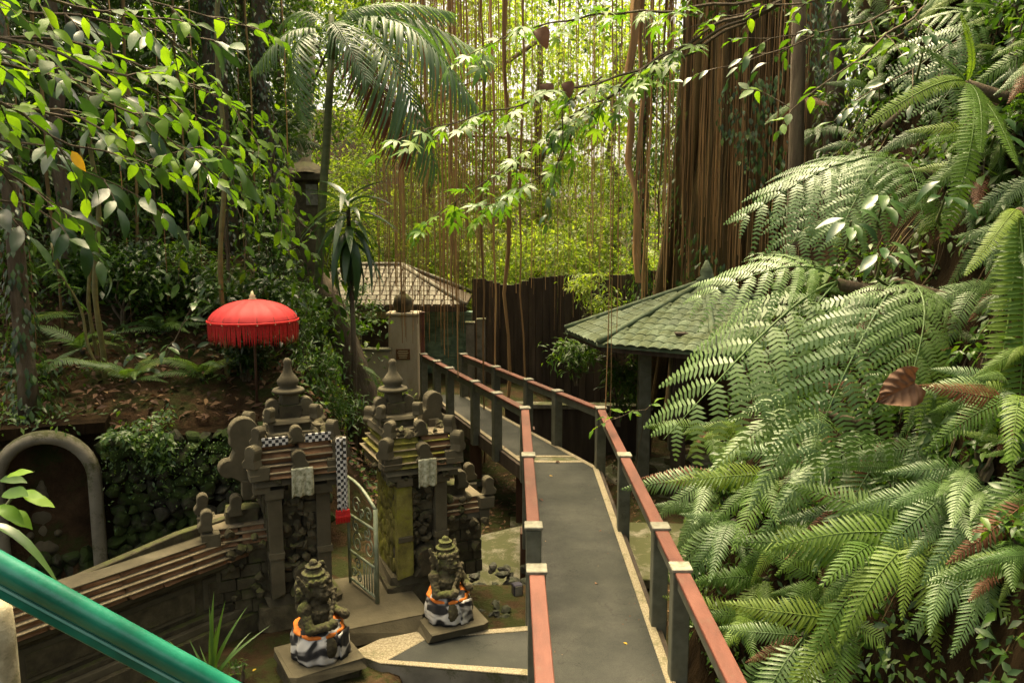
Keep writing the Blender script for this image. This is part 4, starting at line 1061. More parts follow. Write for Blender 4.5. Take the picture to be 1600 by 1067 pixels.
# tall dark plank wall behind
q0 = atY(738, 436, 21.0); q1 = atY(1010, 414, 19.6)
bwl = empty('plank_wall', (q0.x, q0.y, -1.4), math.atan2(q1.y - q0.y, q1.x - q0.x), 'tall dark plank wall behind the footbridge under the hanging roots', 'wall')
Lw = (q1 - q0).xy.length + 2.2
n = int(Lw / 0.19)
for i in range(n):
    x = (i + 0.5) * Lw / n
    ht = 1.4 + q0.z + (q1.z - q0.z) * x / Lw + 0.25 * math.sin(x * 1.3) * 0.3 + random.uniform(-0.04, 0.04) - 0.25 * math.exp(-((x - 1.1) / 0.7) ** 2)
    blk('plank', bwl, (x, random.uniform(-0.012, 0.012), ht / 2), (Lw / n - 0.012, 0.06, ht), me=random.choice(PLK) if 'PLK' in globals() else None, mat='rock') if False else None
    m = MB(); m.box((x, random.uniform(-0.012, 0.012), ht / 2), (Lw / n - 0.014, 0.06, ht)); m.obj('plank', MAT['wood'], bwl)
m = MB(); m.box((Lw / 2, 0.07, 1.7), (Lw, 0.05, 2.9)); m.obj('backing', MAT['wood'], bwl)

# small building with the grey tiled roof
BY = 20.6
e0, e1 = atY(548, 482, BY), atY(726, 478, BY)
BO = Vector(((e0.x + e1.x) / 2 - 0.6, BY, 0))
bd = empty('small_building', BO, 0, 'small cream building with grey tiled hip roof at the end of the footbridge', 'building')
ez = e1.z; hwid = e1.x - BO.x
rz = atY(650, 436, BY + 1.9).z + 0.35
c = [Vector((-hwid - 1.0, 0, ez)), Vector((hwid, 0, ez)), Vector((hwid, 4.0, ez)), Vector((-hwid - 1.0, 4.0, ez))]
r0, r1 = Vector((-1.2, 2.0, rz)), Vector((hwid - 1.9, 2.0, rz))
m = MB(); dn = Vector((0, 0, -0.08))
top_ = c + [r0, r1]
m.add(top_ + [v + dn for v in top_], [(0, 1, 5, 4), (1, 2, 5), (2, 3, 4, 5), (3, 0, 4), (6, 10, 11, 7), (7, 11, 8), (8, 11, 10, 9), (9, 10, 6), (0, 6, 7, 1), (1, 7, 8, 2), (2, 8, 9, 3), (3, 9, 6, 0)])
m.obj('roof', MAT['wood'], bd)
# shingles on the front slope
up = (r0 + r1) / 2 - (c[0] + c[1]) / 2; up.x = 0; H = up.length; upn = up.normalized(); nrm = Vector((1, 0, 0)).cross(upn)
sh = block_mesh('shingle', MAT['tile_grey'], 3, 0.01)
rows = 9
for r in range(rows):
    t = (r + 0.5) / rows
    xa = c[0].x + (r0.x - c[0].x) * t; xb = c[1].x + (r1.x - c[1].x) * t
    nn = int((xb - xa) / 0.24)
    for i in range(nn):
        p = Vector((xa + (i + 0.5) * (xb - xa) / nn, 0, ez)) + upn * (H * t) + nrm * 0.025
        Mx = Matrix((Vector((1, 0, 0)), upn, nrm)).transposed().to_4x4()
        inst('shingle', sh, bd, Matrix.Translation(p) @ Mx @ Matrix.Rotation(R(3), 4, 'X') @ Matrix.Diagonal(((xb - xa) / nn - 0.045, H / rows - 0.045, 0.035, 1)))
for a, b in ((c[1], r1), (c[0], r0), (r0, r1), (c[2], r1)):
    MB().tube([a + Vector((0, 0, 0.05)), b + Vector((0, 0, 0.05))], 0.07, 7).obj('ridge_cap', MAT['tile_grey'], bd, smooth=True)
m = MB(); m.box((-0.45, 0.02, ez - 0.09), (2 * hwid + 1.0, 0.06, 0.12)); m.obj('fascia', MAT['wood'], bd)
m = MB(); m.box((-0.9, 2.0, ez / 2 - 0.05), (2 * hwid - 0.6, 2.9, ez - 0.1)); m.obj('wall', MAT['plaster'], bd)
m = MB(); m.box((-0.35, 0.535, ez * 0.40), (0.7, 0.03, ez * 0.8)); m.obj('door', MAT['wood'], bd, bevel=0.005)
# pillar with plaque in front of it
pw = 19.3
pa, pb = atY(611, 610, pw), atY(656, 610, pw); ptp = atY(630, 492, pw).z
pil = empty('plaque_pillar', ((pa.x + pb.x) / 2, pw, 0), 0, 'cream plastered pillar with a brown plaque left of the footbridge end', 'pillar')
wd = pb.x - pa.x
m = MB(); m.box((0, 0, ptp / 2 - 0.2), (wd, 0.5, ptp + 0.4)); m.obj('shaft', MAT['plaster'], pil, bevel=0.02)
m = MB(); m.box((0, 0, ptp + 0.04), (wd + 0.10, 0.6, 0.07)); m.obj('cap', MAT['plaster'], pil, bevel=0.015)
q = atY(632, 551, pw)
m = MB(); m.box((q.x - pil.location.x, -0.265, q.z), (0.34, 0.03, 0.26)); pq = m.obj('plaque', MAT['plaque'], pil, bevel=0.006)
m = MB()
for k in range(5): m.box((q.x - pil.location.x, -0.283, q.z + 0.085 - k * 0.042), (random.uniform(0.18, 0.27), 0.005, 0.014))
m.obj('plaque_line', MAT['gold'], pq)
bl_ = empty('stone_urn', (pil.location.x - 0.02, pw, ptp + 0.075), 0, 'dark rounded stone urn on top of the plaque pillar', 'urn')
MB().lathe([(0.15, 0), (0.22, 0.06), (0.24, 0.20), (0.21, 0.34), (0.12, 0.42), (0.06, 0.45), (0.08, 0.49), (0.02, 0.52)], 14).obj('bowl', MAT['stone'], bl_, smooth=True)
gw = empty('garden_screen_wall', (atY(585, 560, 19.0).x, 19.0, 0), 0, 'low cream wall left of the plaque pillar', 'wall')
m = MB(); m.box((-0.1, 0, 0.45), (1.0, 0.2, 1.1)); m.obj('wall_body', MAT['plaster'], gw, bevel=0.02)
m = MB(); m.box((-0.1, 0, 1.03), (1.06, 0.28, 0.06)); m.obj('coping', MAT['concrete'], gw, bevel=0.01)
# green stone wall at the end of the bridge
ga, gb = atY(656, 600, 21.8), atY(742, 600, 21.8)
gwl = empty('green_stone_wall', (ga.x, 21.8, 0), 0, 'pale green stacked stone wall closing the end of the footbridge', 'wall')
gh = atY(700, 487, 21.8).z
m = MB(); m.box(((gb.x - ga.x) / 2, 0.14, gh / 2), (gb.x - ga.x, 0.16, gh)); m.obj('backing', MAT['greenwall'], gwl)
wall_blocks(gwl, 0, gb.x - ga.x, -0.05, gh, 0, 0.12, 0.30, 0.115, 'stone', 'x', 0.02)
for ch in gwl.children:
    if ch.name.startswith('stone_block'):
        ch.data = bpy.data.meshes.get('green_block') or None or ch.data
gbm = [block_mesh('green_block', MAT['greenwall'], 40 + i) for i in range(4)]
for ch in gwl.children:
    if ch.name.startswith('stone_block'): ch.data = random.choice(gbm)
# posts of a wooden frame at the far end
for k, (px, top, yy, mt, lb) in enumerate(((661, 490, 18.55, 'redrail', 'slim red post at the left far end of the footbridge railing'), (735, 505, 19.4, 'concrete', 'grey post left of a pair at the right far end of the footbridge'), (752, 500, 19.6, 'concrete', 'grey post beside the plank wall at the far end of the footbridge'))):
    q = atY(px, 580, yy); zt_ = atY(px, top, yy).z
    t = empty('end_post', (q.x, yy, 0), 0, lb, 'post')
    wd = 0.09 if mt == 'redrail' else 0.2
    m = MB(); m.box((0, 0, zt_ / 2 - 0.3), (wd, wd, zt_ + 0.6)); m.obj('shaft', MAT[mt], t, bevel=0.01)
    m = MB(); m.box((0, 0, zt_ + 0.02), (wd + 0.04, wd + 0.04, 0.04)); m.obj('cap', MAT[mt], t, bevel=0.006)
# dark pavilion roof up the slope on the left
hp = atY(478, 282, 14.5)
hl = empty('stone_lantern_hut', (hp.x, 14.5, gz(hp.x, 14.5)), R(12), 'small dark roofed hut among the trees up the slope', 'hut')
hz = hp.z - hl.location.z
m = MB(); m.box((0, 0, hz + 0.05), (0.75, 0.7, 0.14)); m.obj('roof', MAT['stone'], hl, bevel=0.02)
m = MB(); m.lathe([(0.5, 0), (0.42, 0.06), (0.12, 0.2), (0.05, 0.28)], 4, (0, 0, hz + 0.12)); m.obj('roof_cap', MAT['stone'], hl)
m = MB(); m.box((0, 0, hz / 2 - 0.2), (0.42, 0.42, hz + 0.38)); m.obj('body', MAT['stone'], hl)
m = MB(); m.box((0.10, -0.22, hz - 0.26), (0.2, 0.03, 0.36)); m.obj('pale_panel', MAT['cap'], hl)
# ================================================================== PLANT BUILDERS
def leaf_tpl(n=4, wd=0.38, fold=0.25, curl=0.25, shape=0.8, tipd=0.0, wave=0.0):
    """one leaf blade along +y, length 1, raised along the edges, bent down towards the tip; triangles"""
    v = []; f = []
    for i in range(n + 1):
        t = i / n
        w_ = wd * math.sin(math.pi * (t ** shape)) ** 0.9 if 0 < t < 1 else 0.0
        z = -curl * t * t
        y = t - 0.25 * curl * t * t
        if w_ == 0: v.append([(0, y, z)])
        else: v.append([(-w_ / 2, y, z + fold * w_ / 2 + wave * math.sin(i * 2.1)), (0, y, z), (w_ / 2, y, z + fold * w_ / 2 - wave * math.sin(i * 1.7))])
    idx = []; flat = []
    for r in v: idx.append(list(range(len(flat), len(flat) + len(r)))); flat += r
    for a, b in zip(idx[:-1], idx[1:]):
        if len(a) == 1 and len(b) == 3: f += [(a[0], b[1], b[0]), (a[0], b[2], b[1])]
        elif len(a) == 3 and len(b) == 3: f += [(a[0], a[1], b[1]), (a[0], b[1], b[0]), (a[1], a[2], b[2]), (a[1], b[2], b[1])]
        elif len(a) == 3 and len(b) == 1: f += [(a[0], a[1], b[0]), (a[1], a[2], b[0])]
    return np.array(flat, float), np.array(f, int)
TPL_S = leaf_tpl(2, 0.42, 0.3, 0.25)
TPL_N = leaf_tpl(2, 0.20, 0.3, 0.35)
TPL_M = leaf_tpl(3, 0.40, 0.3, 0.3)
def leaf_mesh(name, mat, **kw):
    v, f = leaf_tpl(**kw)
    return np_mesh(name, v, f, mat, smooth=True)
def scatter(name, P, DIR, UP, SZ, mat, tpl=TPL_S, tint=None):
    P = np.asarray(P, float); N = len(P)
    Y = DIR / np.linalg.norm(DIR, axis=1, keepdims=True)
    Z = UP - Y * np.sum(UP * Y, 1, keepdims=True); Z /= np.linalg.norm(Z, axis=1, keepdims=True) + 1e-9
    X = np.cross(Y, Z)
    tv, tf = tpl
    V = P[:, None, :] + SZ[:, None, None] * (tv[None, :, 0:1] * X[:, None, :] + tv[None, :, 1:2] * Y[:, None, :] + tv[None, :, 2:3] * Z[:, None, :])
    Fi = (np.arange(N) * len(tv))[:, None, None] + tf[None]
    if tint is None: tint = rng.random(N)
    return np_mesh(name, V.reshape(-1, 3), Fi.reshape(-1, 3), mat, np.repeat(tint, len(tv)))
def rdirs(N, droop=0.35, spread=0.45):
    a = rng.uniform(0, 2 * math.pi, N)
    d = np.stack([np.cos(a), np.sin(a), -droop + rng.normal(0, spread, N)], 1)
    u_ = np.stack([rng.normal(0, 0.45, N), rng.normal(0, 0.45, N), np.ones(N)], 1)
    return d, u_
def crown_pts(c, r, clumps, per, sig, shell=0.55):
    a = rng.normal(0, 1, (clumps, 3)); a /= np.linalg.norm(a, axis=1, keepdims=True)
    rad = rng.uniform(shell, 1.0, (clumps, 1)) ** 0.8
    cc = np.asarray(c)[None] + a * rad * np.asarray(r)[None]
    n_ = rng.integers(int(per * 0.5), int(per * 1.5), clumps)
    P = np.repeat(cc, n_, 0)
    ct_ = np.repeat(rng.uniform(-0.22, 0.22, clumps), n_)
    P = P + rng.normal(0, 1, P.shape) * np.array([sig, sig, sig * 0.55])[None]
    return P, ct_, cc
def limb_pts(a, b, n=6, sag=0.0, wob=0.06):
    a, b = Vector(a), Vector(b); L_ = (b - a).length
    return [a + (b - a) * (i / n) + Vector((random.gauss(0, 1), random.gauss(0, 1), random.gauss(0, .5))) * (wob * L_ * 0.25 if 0 < i < n else 0) + Vector((0, 0, sag * 4 * (i / n) * (1 - i / n))) for i in range(n + 1)]
def tree(name, label, x, y, h, trunk_r, crown_c, crown_r, mat, clumps=40, per=60, sig=0.45, lsize=(0.14, 0.26), bark='bark', cat='tree', group=None, lean=(0, 0), tpl=TPL_S, limbs=6, z0=None, shell=0.5):
    """tapered trunk with limbs reaching into clumps, crown of separate leaf blades; crown_c is relative to the foot"""
    z0 = gz(x, y) - 0.1 if z0 is None else z0
    t = empty(name, (x, y, z0), 0, label, cat, group)
    pts = limb_pts((0, 0, -0.1), (lean[0], lean[1], h), 9, 0, 0.05)
    n = len(pts)
    m = MB(); m.tube(pts, [trunk_r * (1.35 if i == 0 else 1 - 0.6 * i / (n - 1)) for i in range(n)], 9)
    P, ct_, cc = crown_pts(crown_c, crown_r, clumps, per, sig, shell)
    for k in range(min(limbs, len(cc))):
        s0 = pts[min(n - 1, max(2, int(n * random.uniform(0.45, 0.95))))]
        lp_ = limb_pts(s0, cc[k], 5, 0.1, 0.1)
        m.tube(lp_, [trunk_r * 0.38 * (1 - 0.75 * i / 5) for i in range(6)], 5)
    m.obj('trunk', MAT[bark], t, smooth=True)
    d, u_ = rdirs(len(P))
    SZ = rng.uniform(lsize[0], lsize[1], len(P))
    inst('crown', scatter('crown', P, d, u_, SZ, mat, tpl, np.clip(rng.random(len(P)) * 0.7 + 0.15 + ct_, 0, 1)), t)
    return t
def shrub(name, label, x, y, r, h, mat, clumps=14, per=40, sig=0.16, lsize=(0.07, 0.14), cat='shrub', group=None, tpl=TPL_S, z0=None, stems=5):
    z0 = gz(x, y) - 0.03 if z0 is None else z0
    t = empty(name, (x, y, z0), 0, label, cat, group)
    P, ct_, cc = crown_pts((0, 0, h * 0.58), (r, r, h * 0.45), clumps, per, sig, 0.35)
    m = MB()
    for k in range(min(stems, len(cc))): m.tube(limb_pts((random.uniform(-.05, .05), random.uniform(-.05, .05), -0.05), cc[k], 4, 0, 0.15), [0.022, 0.018, 0.013, 0.009, 0.005], 5)
    m.obj('stem', MAT['bark'], t)
    d, u_ = rdirs(len(P), 0.25, 0.5)
    inst('foliage', scatter('foliage', P, d, u_, rng.uniform(lsize[0], lsize[1], len(P)), mat, tpl, np.clip(rng.random(len(P)) * 0.7 + 0.15 + ct_, 0, 1)), t)
    return t

# ---- fronds: chord from the origin to (0,1,0), arching up along z
def arch(t, h, skew=0.8): return h * math.sin(math.pi * t ** skew)
def frond_np(kind, seed, mat, h=0.16, name='frond'):
    rn = random.Random(seed)
    V = []; T = []
    def addv(*ps):
        n = len(V); V.extend(ps); return n
    def C_(t): return np.array([bx * math.sin(2.4 * t), t, arch(t, h)])
    bx = rn.uniform(-0.05, 0.05)
    def tang(t):
        a = C_(max(0, t - .01)); b = C_(min(1, t + .01)); q = b - a; return q / np.linalg.norm(q)
    # stalk
    k = 14
    for i in range(k):
        p = C_(i / (k - 1)); r = 0.008 * (1 - 0.85 * i / (k - 1))
        V.extend([p + np.array([r, 0, 0]), p + np.array([-r * .5, 0, r * .8]), p + np.array([-r * .5, 0, -r * .8])])
    for i in range(k - 1):
        for j in range(3):
            a, b = i * 3 + j, i * 3 + (j + 1) % 3
            T.extend([(a, b, b + 3), (a, b + 3, a + 3)])
    up = np.array([0, 0, 1.0])
    if kind == 'tree':
        n = 8
        for i in range(n):
            t = 0.16 + 0.82 * (i + 0.5) / n
            q = (t - 0.16) / 0.84
            Lp = 0.40 * (math.sin(math.pi * min(1, (q * 0.80 + 0.20))) ** 0.85) * rn.uniform(0.82, 1.10) + 0.02
            for s in (-1, 1):
                tg = tang(t); sd_ = np.cross(tg, up); sd_ /= np.linalg.norm(sd_)
                nr = np.cross(sd_, tg)
                ang = R(62 - 22 * q) ; d0 = tg * math.cos(ang) + s * sd_ * math.sin(ang)
                dr = rn.uniform(0.35, 0.95)
                n2 = max(8, int(21 * (Lp / 0.40) ** 0.75))
                def PC_(u_): return C_(t) + d0 * (Lp * u_ * (1 - 0.12 * u_ * u_)) + up * (-dr * Lp * u_ * u_ * 0.75) + tg * (0.10 * Lp * u_ * u_)
                for j in range(n2):
                    u_ = (j + 0.6) / n2
                    p = PC_(u_); pt = PC_(min(1, u_ + .03)) - PC_(max(0, u_ - .03)); pt /= np.linalg.norm(pt)
                    ps = np.cross(pt, nr); ps /= np.linalg.norm(ps); pn = np.cross(ps, pt)
                    ll = 0.043 * min(1, 0.35 + Lp * 2.0) * (1 - u_ ** 2.6) ** 0.8 * min(1, 0.55 + u_ * 3) + 0.004
                    wq = Lp / n2 * 0.34
                    for s2 in (-1, 1):
                        e_ = s2 * ps * 0.95 + pt * (0.30 + rn.uniform(-.06, .06)) - pn * rn.uniform(0.05, 0.25)
                        b0 = addv(p - pt * wq, p + pt * wq, p + e_ * ll * 0.55 + pt * wq * 1.15, p + e_ * ll, p + e_ * ll * 0.5 - pt * wq * 0.9)
                        T.extend([(b0, b0 + 1, b0 + 2), (b0, b0 + 2, b0 + 4), (b0 + 4, b0 + 2, b0 + 3)] if s2 > 0 else [(b0, b0 + 2, b0 + 1), (b0, b0 + 4, b0 + 2), (b0 + 4, b0 + 3, b0 + 2)])
    else:
        if kind == 'ladder': n, Lm, wr, a0, t0 = 46, 0.085, 0.80, 80, 0.04
        elif kind == 'sword': n, Lm, wr, a0, t0 = 26, 0.20, 0.74, 66, 0.10
        else: n, Lm, wr, a0, t0 = 28, 0.34, 0.70, 50, 0.14      # palm
        for i in range(n):
            t = t0 + (0.985 - t0) * (i + 0.5) / n; q = (t - t0) / (1 - t0)
            if kind == 'palm': Lp = Lm * (0.55 + 0.45 * math.sin(math.pi * min(1, q * 0.9 + 0.12))) * (1 - 0.45 * q ** 3)
            elif kind == 'ladder': Lp = Lm * min(1, 0.4 + q * 4) * (1 - q ** 3.5) ** 0.7 + 0.004
            else: Lp = Lm * min(1, 0.55 + q * 2.2) * (1 - q ** 1.7) ** 0.9 + 0.006
            wq = (1 - t0) / n * wr / 2 * (1.0 if kind != 'palm' else 1.25)
            for s in (-1, 1):
                tg = tang(t); sd_ = np.cross(tg, up); sd_ /= np.linalg.norm(sd_)
                ang = R(a0 - (24 if kind != 'ladder' else 12) * q + rn.uniform(-5, 5))
                d0 = tg * math.cos(ang) + s * sd_ * math.sin(ang)
                dr = {'ladder': 0.25, 'sword': 0.35, 'palm': 0.8}[kind] * rn.uniform(0.7, 1.3)
                lift = {'ladder': 0.1, 'sword': 0.1, 'palm': 0.18}[kind]
                prev = None
                for j, (u_, wf) in enumerate(((0, 0.75), (0.3, 1.0), (0.65, 0.85), (1.0, 0.0))):
                    p = C_(t) + d0 * Lp * u_ * (1 - .1 * u_) + up * (lift * Lp * u_ - dr * Lp * u_ * u_)
                    if wf == 0: ids = (addv(p),)
                    else:
                        b0 = addv(p - tg * wq * wf, p + up * (-0.25 * wq), p + tg * wq * wf); ids = (b0, b0 + 1, b0 + 2)
                    if prev:
                        if len(ids) == 3:
                            for a in (0, 1): T.extend([(prev[a], prev[a + 1], ids[a + 1]), (prev[a], ids[a + 1], ids[a])])
                        else:
                            for a in (0, 1): T.append((prev[a], prev[a + 1], ids[0]))
                    prev = ids
    return np_mesh(name, np.array(V), np.array(T), mat)
FR = {}
FR['tree'] = [frond_np('tree', i, L['fern'], 0.10 + 0.03 * i) for i in range(5)]
FR['sword'] = [frond_np('sword', 20 + i, L['fern_light'], 0.12 + 0.03 * i) for i in range(5)]
FR['sword_d'] = [frond_np('sword', 26 + i, L['fern'], 0.12 + 0.03 * i) for i in range(4)]
FR['ladder'] = [frond_np('ladder', 40 + i, L['fern_light'], 0.05 + 0.04 * i) for i in range(4)]
FR['palm'] = [frond_np('palm', 60 + i, L['palm'], 0.16 + 0.04 * i) for i in range(4)]
FR['dead'] = [frond_np('palm', 70 + i, MAT['deadfrond'], 0.10, 'frond') for i in range(2)]
FR['dead_fern'] = [frond_np('sword', 80, MAT['deadfrond'], 0.06, 'frond')]
def put_frond(parent, a, b, kind, up=(0, 0, 1), var=None, name='frond'):
    me = random.choice(FR[kind]) if var is None else FR[kind][var % len(FR[kind])]
    a, b = Vector(a), Vector(b)
    return inst(name, me, parent, frame(a - parent.location, b - a, up, (b - a).length))
LV = {}
LV['lime'] = [leaf_mesh('leaf', L['lime'], n=7, wd=w_, fold=f_, curl=c_, shape=sh_, wave=wv_) for c_, w_, f_, sh_, wv_ in ((0.1, 0.46, 0.22, 0.85, 0.012), (0.25, 0.40, 0.35, 0.9, 0.02), (0.45, 0.50, 0.15, 0.8, 0.025), (0.6, 0.38, 0.45, 0.95, 0.015), (-0.12, 0.44, 0.3, 0.82, 0.03), (0.3, 0.34, 0.1, 1.0, 0.02))]
LV['big'] = [leaf_mesh('leaf', L['big'], n=6, wd=0.36, fold=0.25, curl=c_, shape=0.9, wave=0.012) for c_ in (0.15, 0.35, 0.5)]
LV['heart'] = [leaf_mesh('leaf', L['lime'], n=6, wd=0.75, fold=0.15, curl=c_, shape=0.62) for c_ in (0.1, 0.3)]
LV['strap'] = [leaf_mesh('leaf', L['grass'], n=9, wd=0.055, fold=0.4, curl=c_, shape=0.6) for c_ in (0.15, 0.5, 0.9)]
LV['drac'] = [leaf_mesh('leaf', L['big'], n=7, wd=0.15, fold=0.4, curl=c_, shape=0.8) for c_ in (0.3, 0.6, 0.9)]
LV['dead'] = [leaf_mesh('leaf', MAT['deadleaf'], n=6, wd=0.72, fold=0.6, curl=0.3, shape=0.7, wave=0.04)]
def crumpled():
    """broad heart shaped dried leaf, ribbed along its side veins and curled at the rim"""
    V = []; T = []; nu, nv = 26, 44
    for j in range(nv + 1):
        t = j / nv
        w_ = 0.98 * math.sin(math.pi * (0.06 + 0.94 * t) ** 0.62) ** 0.75 if t < 1 else 0.02
        for i in range(nu + 1):
            u = 2 * i / nu - 1
            vein = math.sin((t * 11 - abs(u) * 3.6) * math.pi) * 0.03 * (1 - abs(u) * 0.2) * min(1, abs(u) * 5) - 0.03 * max(0, 1 - abs(u) * 8)
            rim = 0.16 * abs(u) ** 3 * math.sin(t * 5 + u * 2)
            V.append((u * w_ / 2, t - 0.14 * abs(u) * (1 - t), 0.28 * abs(u) * w_ * 0.5 + vein + rim - 0.22 * t * t + 0.05 * noise.noise((u * 2, t * 3, 3))))
    for j in range(nv):
        for i in range(nu):
            a = j * (nu + 1) + i; T += [(a, a + 1, a + nu + 2), (a, a + nu + 2, a + nu + 1)]
    return np_mesh('dead_leaf', np.array(V), np.array(T), MAT['deadleaf'], smooth=True)
LV['crumpled'] = [crumpled()]
LV['yellow'] = [leaf_mesh('leaf', MAT['yellowleaf'], n=5, wd=0.42, fold=0.3, curl=0.2)]
LV['bamboo'] = [leaf_mesh('leaf', L['lime'], n=3, wd=0.16, fold=0.3, curl=c_) for c_ in (0.2, 0.45)]
def lobed(mat, curl):
    """palmate leaf of five pointed lobes"""
    V = [(0, 0.05, 0)]; T = []
    for a, ln in ((-75, 0.55), (-38, 0.82), (0, 1.0), (38, 0.82), (75, 0.55)):
        d = np.array([math.sin(R(a)), math.cos(R(a))]); s = np.array([d[1], -d[0]]); n = len(V)
        for (u_, w_) in ((0.30, -0.11), (0.30, 0.11), (0.62, -0.12), (0.62, 0.12), (1.0, 0)):
            q = d * ln * u_ + s * w_ * ln; V.append((q[0], q[1] + 0.05, -curl * (u_ * ln) ** 2 + abs(w_) * 0.2))
        T += [(0, n + 1, n), (n, n + 1, n + 3), (n, n + 3, n + 2), (n + 2, n + 3, n + 4)]
    return np_mesh('leaf', np.array(V), np.array(T), mat)
LV['lobed'] = [lobed(L['maple'], c_) for c_ in (0.1, 0.3, 0.45)]
def put_leaf(parent, p, d, up, size, kind, name='leaf', var=None):
    me = random.choice(LV[kind]) if var is None else LV[kind][var]
    return inst(name, me, parent, frame(Vector(p) - parent.location, d, up, size))
def leafy_branch(parent, pts, kind, step=0.16, size=(0.12, 0.2), twig=0.35, per=5, r0=0.018, droop=0.3, mat='bark', start=0.0):
    """a bent branch; short side twigs carry single leaves, each an object"""
    pts = [Vector(p) for p in pts]
    dense = []
    for a, b in zip(pts[:-1], pts[1:]):
        n = max(2, int((b - a).length / 0.12))
        dense += [a + (b - a) * (i / n) for i in range(n)]
    dense.append(pts[-1])
    n = len(dense)
    dense = [p + Vector((noise.noise((i * .3, p.x, 1)), noise.noise((i * .3, p.y, 5)), noise.noise((i * .3, p.z, 9)))) * 0.05 for i, p in enumerate(dense)]
    m = MB(); m.tube([p - parent.location for p in dense], [r0 * (1 - 0.8 * i / n) for i in range(n)], 6)
    acc = 0; tot = sum((b - a).length for a, b in zip(dense[:-1], dense[1:])); run = 0; side = 1
    for i in range(1, n):
        l_ = (dense[i] - dense[i - 1]).length; acc += l_; run += l_
        if acc > step and run > start * tot or i == n - 1:
            acc = 0; side = -side
            t = (dense[i] - dense[i - 1]).normalized()
            sdv = t.cross(Vector((0, 0, 1))).normalized() * side
            d = (t * random.uniform(0.3, 0.9) + sdv * random.uniform(0.4, 1.0) + Vector((0, 0, random.uniform(-0.5, 0.35)))).normalized()
            if i == n - 1: d = t
            tl_ = twig * random.uniform(0.6, 1.3)
            q = [dense[i] + d * tl_ * u_ + Vector((0, 0, -0.25 * tl_ * u_ * u_)) for u_ in (0, 0.33, 0.66, 1.0)]
            m.tube([p - parent.location for p in q], [r0 * .35, r0 * .28, r0 * .2, r0 * .1], 4)
            for k in range(per):
                u_ = (k + 1) / per; s2 = 1 if k % 2 else -1
                p = dense[i] + d * tl_ * u_ + Vector((0, 0, -0.25 * tl_ * u_ * u_))
                sv = d.cross(Vector((0, 0, 1))).normalized() * s2
                ld = d * random.uniform(0.4, 1.0) + sv * random.uniform(0.5, 1.1) * (0.2 if k == per - 1 else 1) + Vector((0, 0, random.uniform(-droop - .4, 0.25)))
                upv = Vector((random.gauss(0, .35), random.gauss(0, .35) - 0.25, 1))
                put_leaf(parent, p, ld, upv, random.uniform(*size), kind)
    m.obj('branch', MAT[mat], parent)
# ================================================================== BANYAN WITH HANGING ROOTS
BX, BYY = 5.35, 19.3
bn = empty('banyan_tree', (BX, BYY, -1.0), 0, 'huge banyan tree with a curtain of brown hanging roots right of centre', 'tree')
m = MB()
for k in range(15):
    u_ = -1 + 2 * (k + random.uniform(.2, .8)) / 15
    x0, x1 = u_ * 2.5 + random.uniform(-.2, .2), u_ * 1.25 + random.uniform(-.25, .25) + 0.25
    y0, y1 = random.uniform(-1.1, .5), random.uniform(-.6, .5)
    r = random.uniform(0.13, 0.42)
    pts = []
    for i in range(15):
        t_ = i / 14; q = (1 - t_) ** 2.2
        pts.append(Vector((x1 + (x0 - x1) * q + 0.10 * noise.noise((k, t_ * 4, 0)), y1 + (y0 - y1) * q + 0.10 * noise.noise((k, t_ * 4, 7)), 15.5 * t_ - 0.3)))
    m.tube(pts, [r * (1.5 - 0.6 * (i / 14) ** 0.4 + 0.25 * noise.noise((k * 3.3, i * .7, 2))) for i in range(15)], 11)
m.obj('trunk', MAT['banyan'], bn, smooth=True)
def root_mesh(seed):
    rn = random.Random(seed); m = MB(); pts = []; x = y = 0
    for i in range(13):
        pts.append((x, y, -i / 12 * 700)); x += rn.gauss(0, 0.9) ; y += rn.gauss(0, 0.9)
    m.tube(pts, [(1.0 - 0.45 * i / 12) * rn.uniform(.75, 1.25) for i in range(13)], 4)
    m.v = [(a, b, c / 700) for a, b, c in m.v]
    return m.mesh('aerial_root', MAT['root'], True)
RTS = [root_mesh(i) for i in range(12)]
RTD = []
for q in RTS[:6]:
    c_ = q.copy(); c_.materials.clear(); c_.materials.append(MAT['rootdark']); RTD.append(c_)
# limbs above the frame that the roots hang from
LIMBS = []
for k, (ex, ey, ez_, sz) in enumerate(((-6.5, 17.5, 10.6, 11.5), (-3.5, 22.0, 12.2, 11.5), (0.5, 14.5, 9.8, 11.2), (9.5, 14.0, 9.8, 11.0), (3.0, 12.0, 9.2, 11.0), (-1.0, 26.0, 13.0, 12.0))):
    a = Vector((0, 0, sz + 1.0)); b = Vector((ex - BX, ey - BYY, ez_ + 1.0))
    pts = limb_pts(a, b, 10, 0.5, 0.04); LIMBS.append([p + bn.location for p in pts])
    MB().tube(pts, [0.42 * (1 - 0.75 * i / 10) for i in range(11)], 9).obj('limb', MAT['bark'], bn, smooth=True)
def hang(px, y0, ybot, r, name='aerial_root', dark=False):
    """root hanging in the plane Y=y0 from limb height down to pixel row ybot"""
    b = atY(px, ybot, y0); zt_ = 3.85 + 0.34 * y0 + random.uniform(0, 0.6)
    M = Matrix.Translation(Vector((b.x, y0, zt_)) - bn.location) @ Matrix.Rotation(random.uniform(0, 6.3), 4, 'Z') @ Matrix.Diagonal((r, r, zt_ - b.z, 1))
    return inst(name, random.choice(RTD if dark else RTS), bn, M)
cnt = 0
for k in range(124):      # brown strands left of centre
    px = random.choice((random.gauss(640, 26), random.gauss(705, 22), random.uniform(595, 770)))
    hang(px, random.uniform(14.5, 20.5), random.choice((random.uniform(380, 480), random.uniform(440, 560))), random.choice((random.uniform(0.005, 0.009), random.uniform(.007, .015)))); cnt += 1
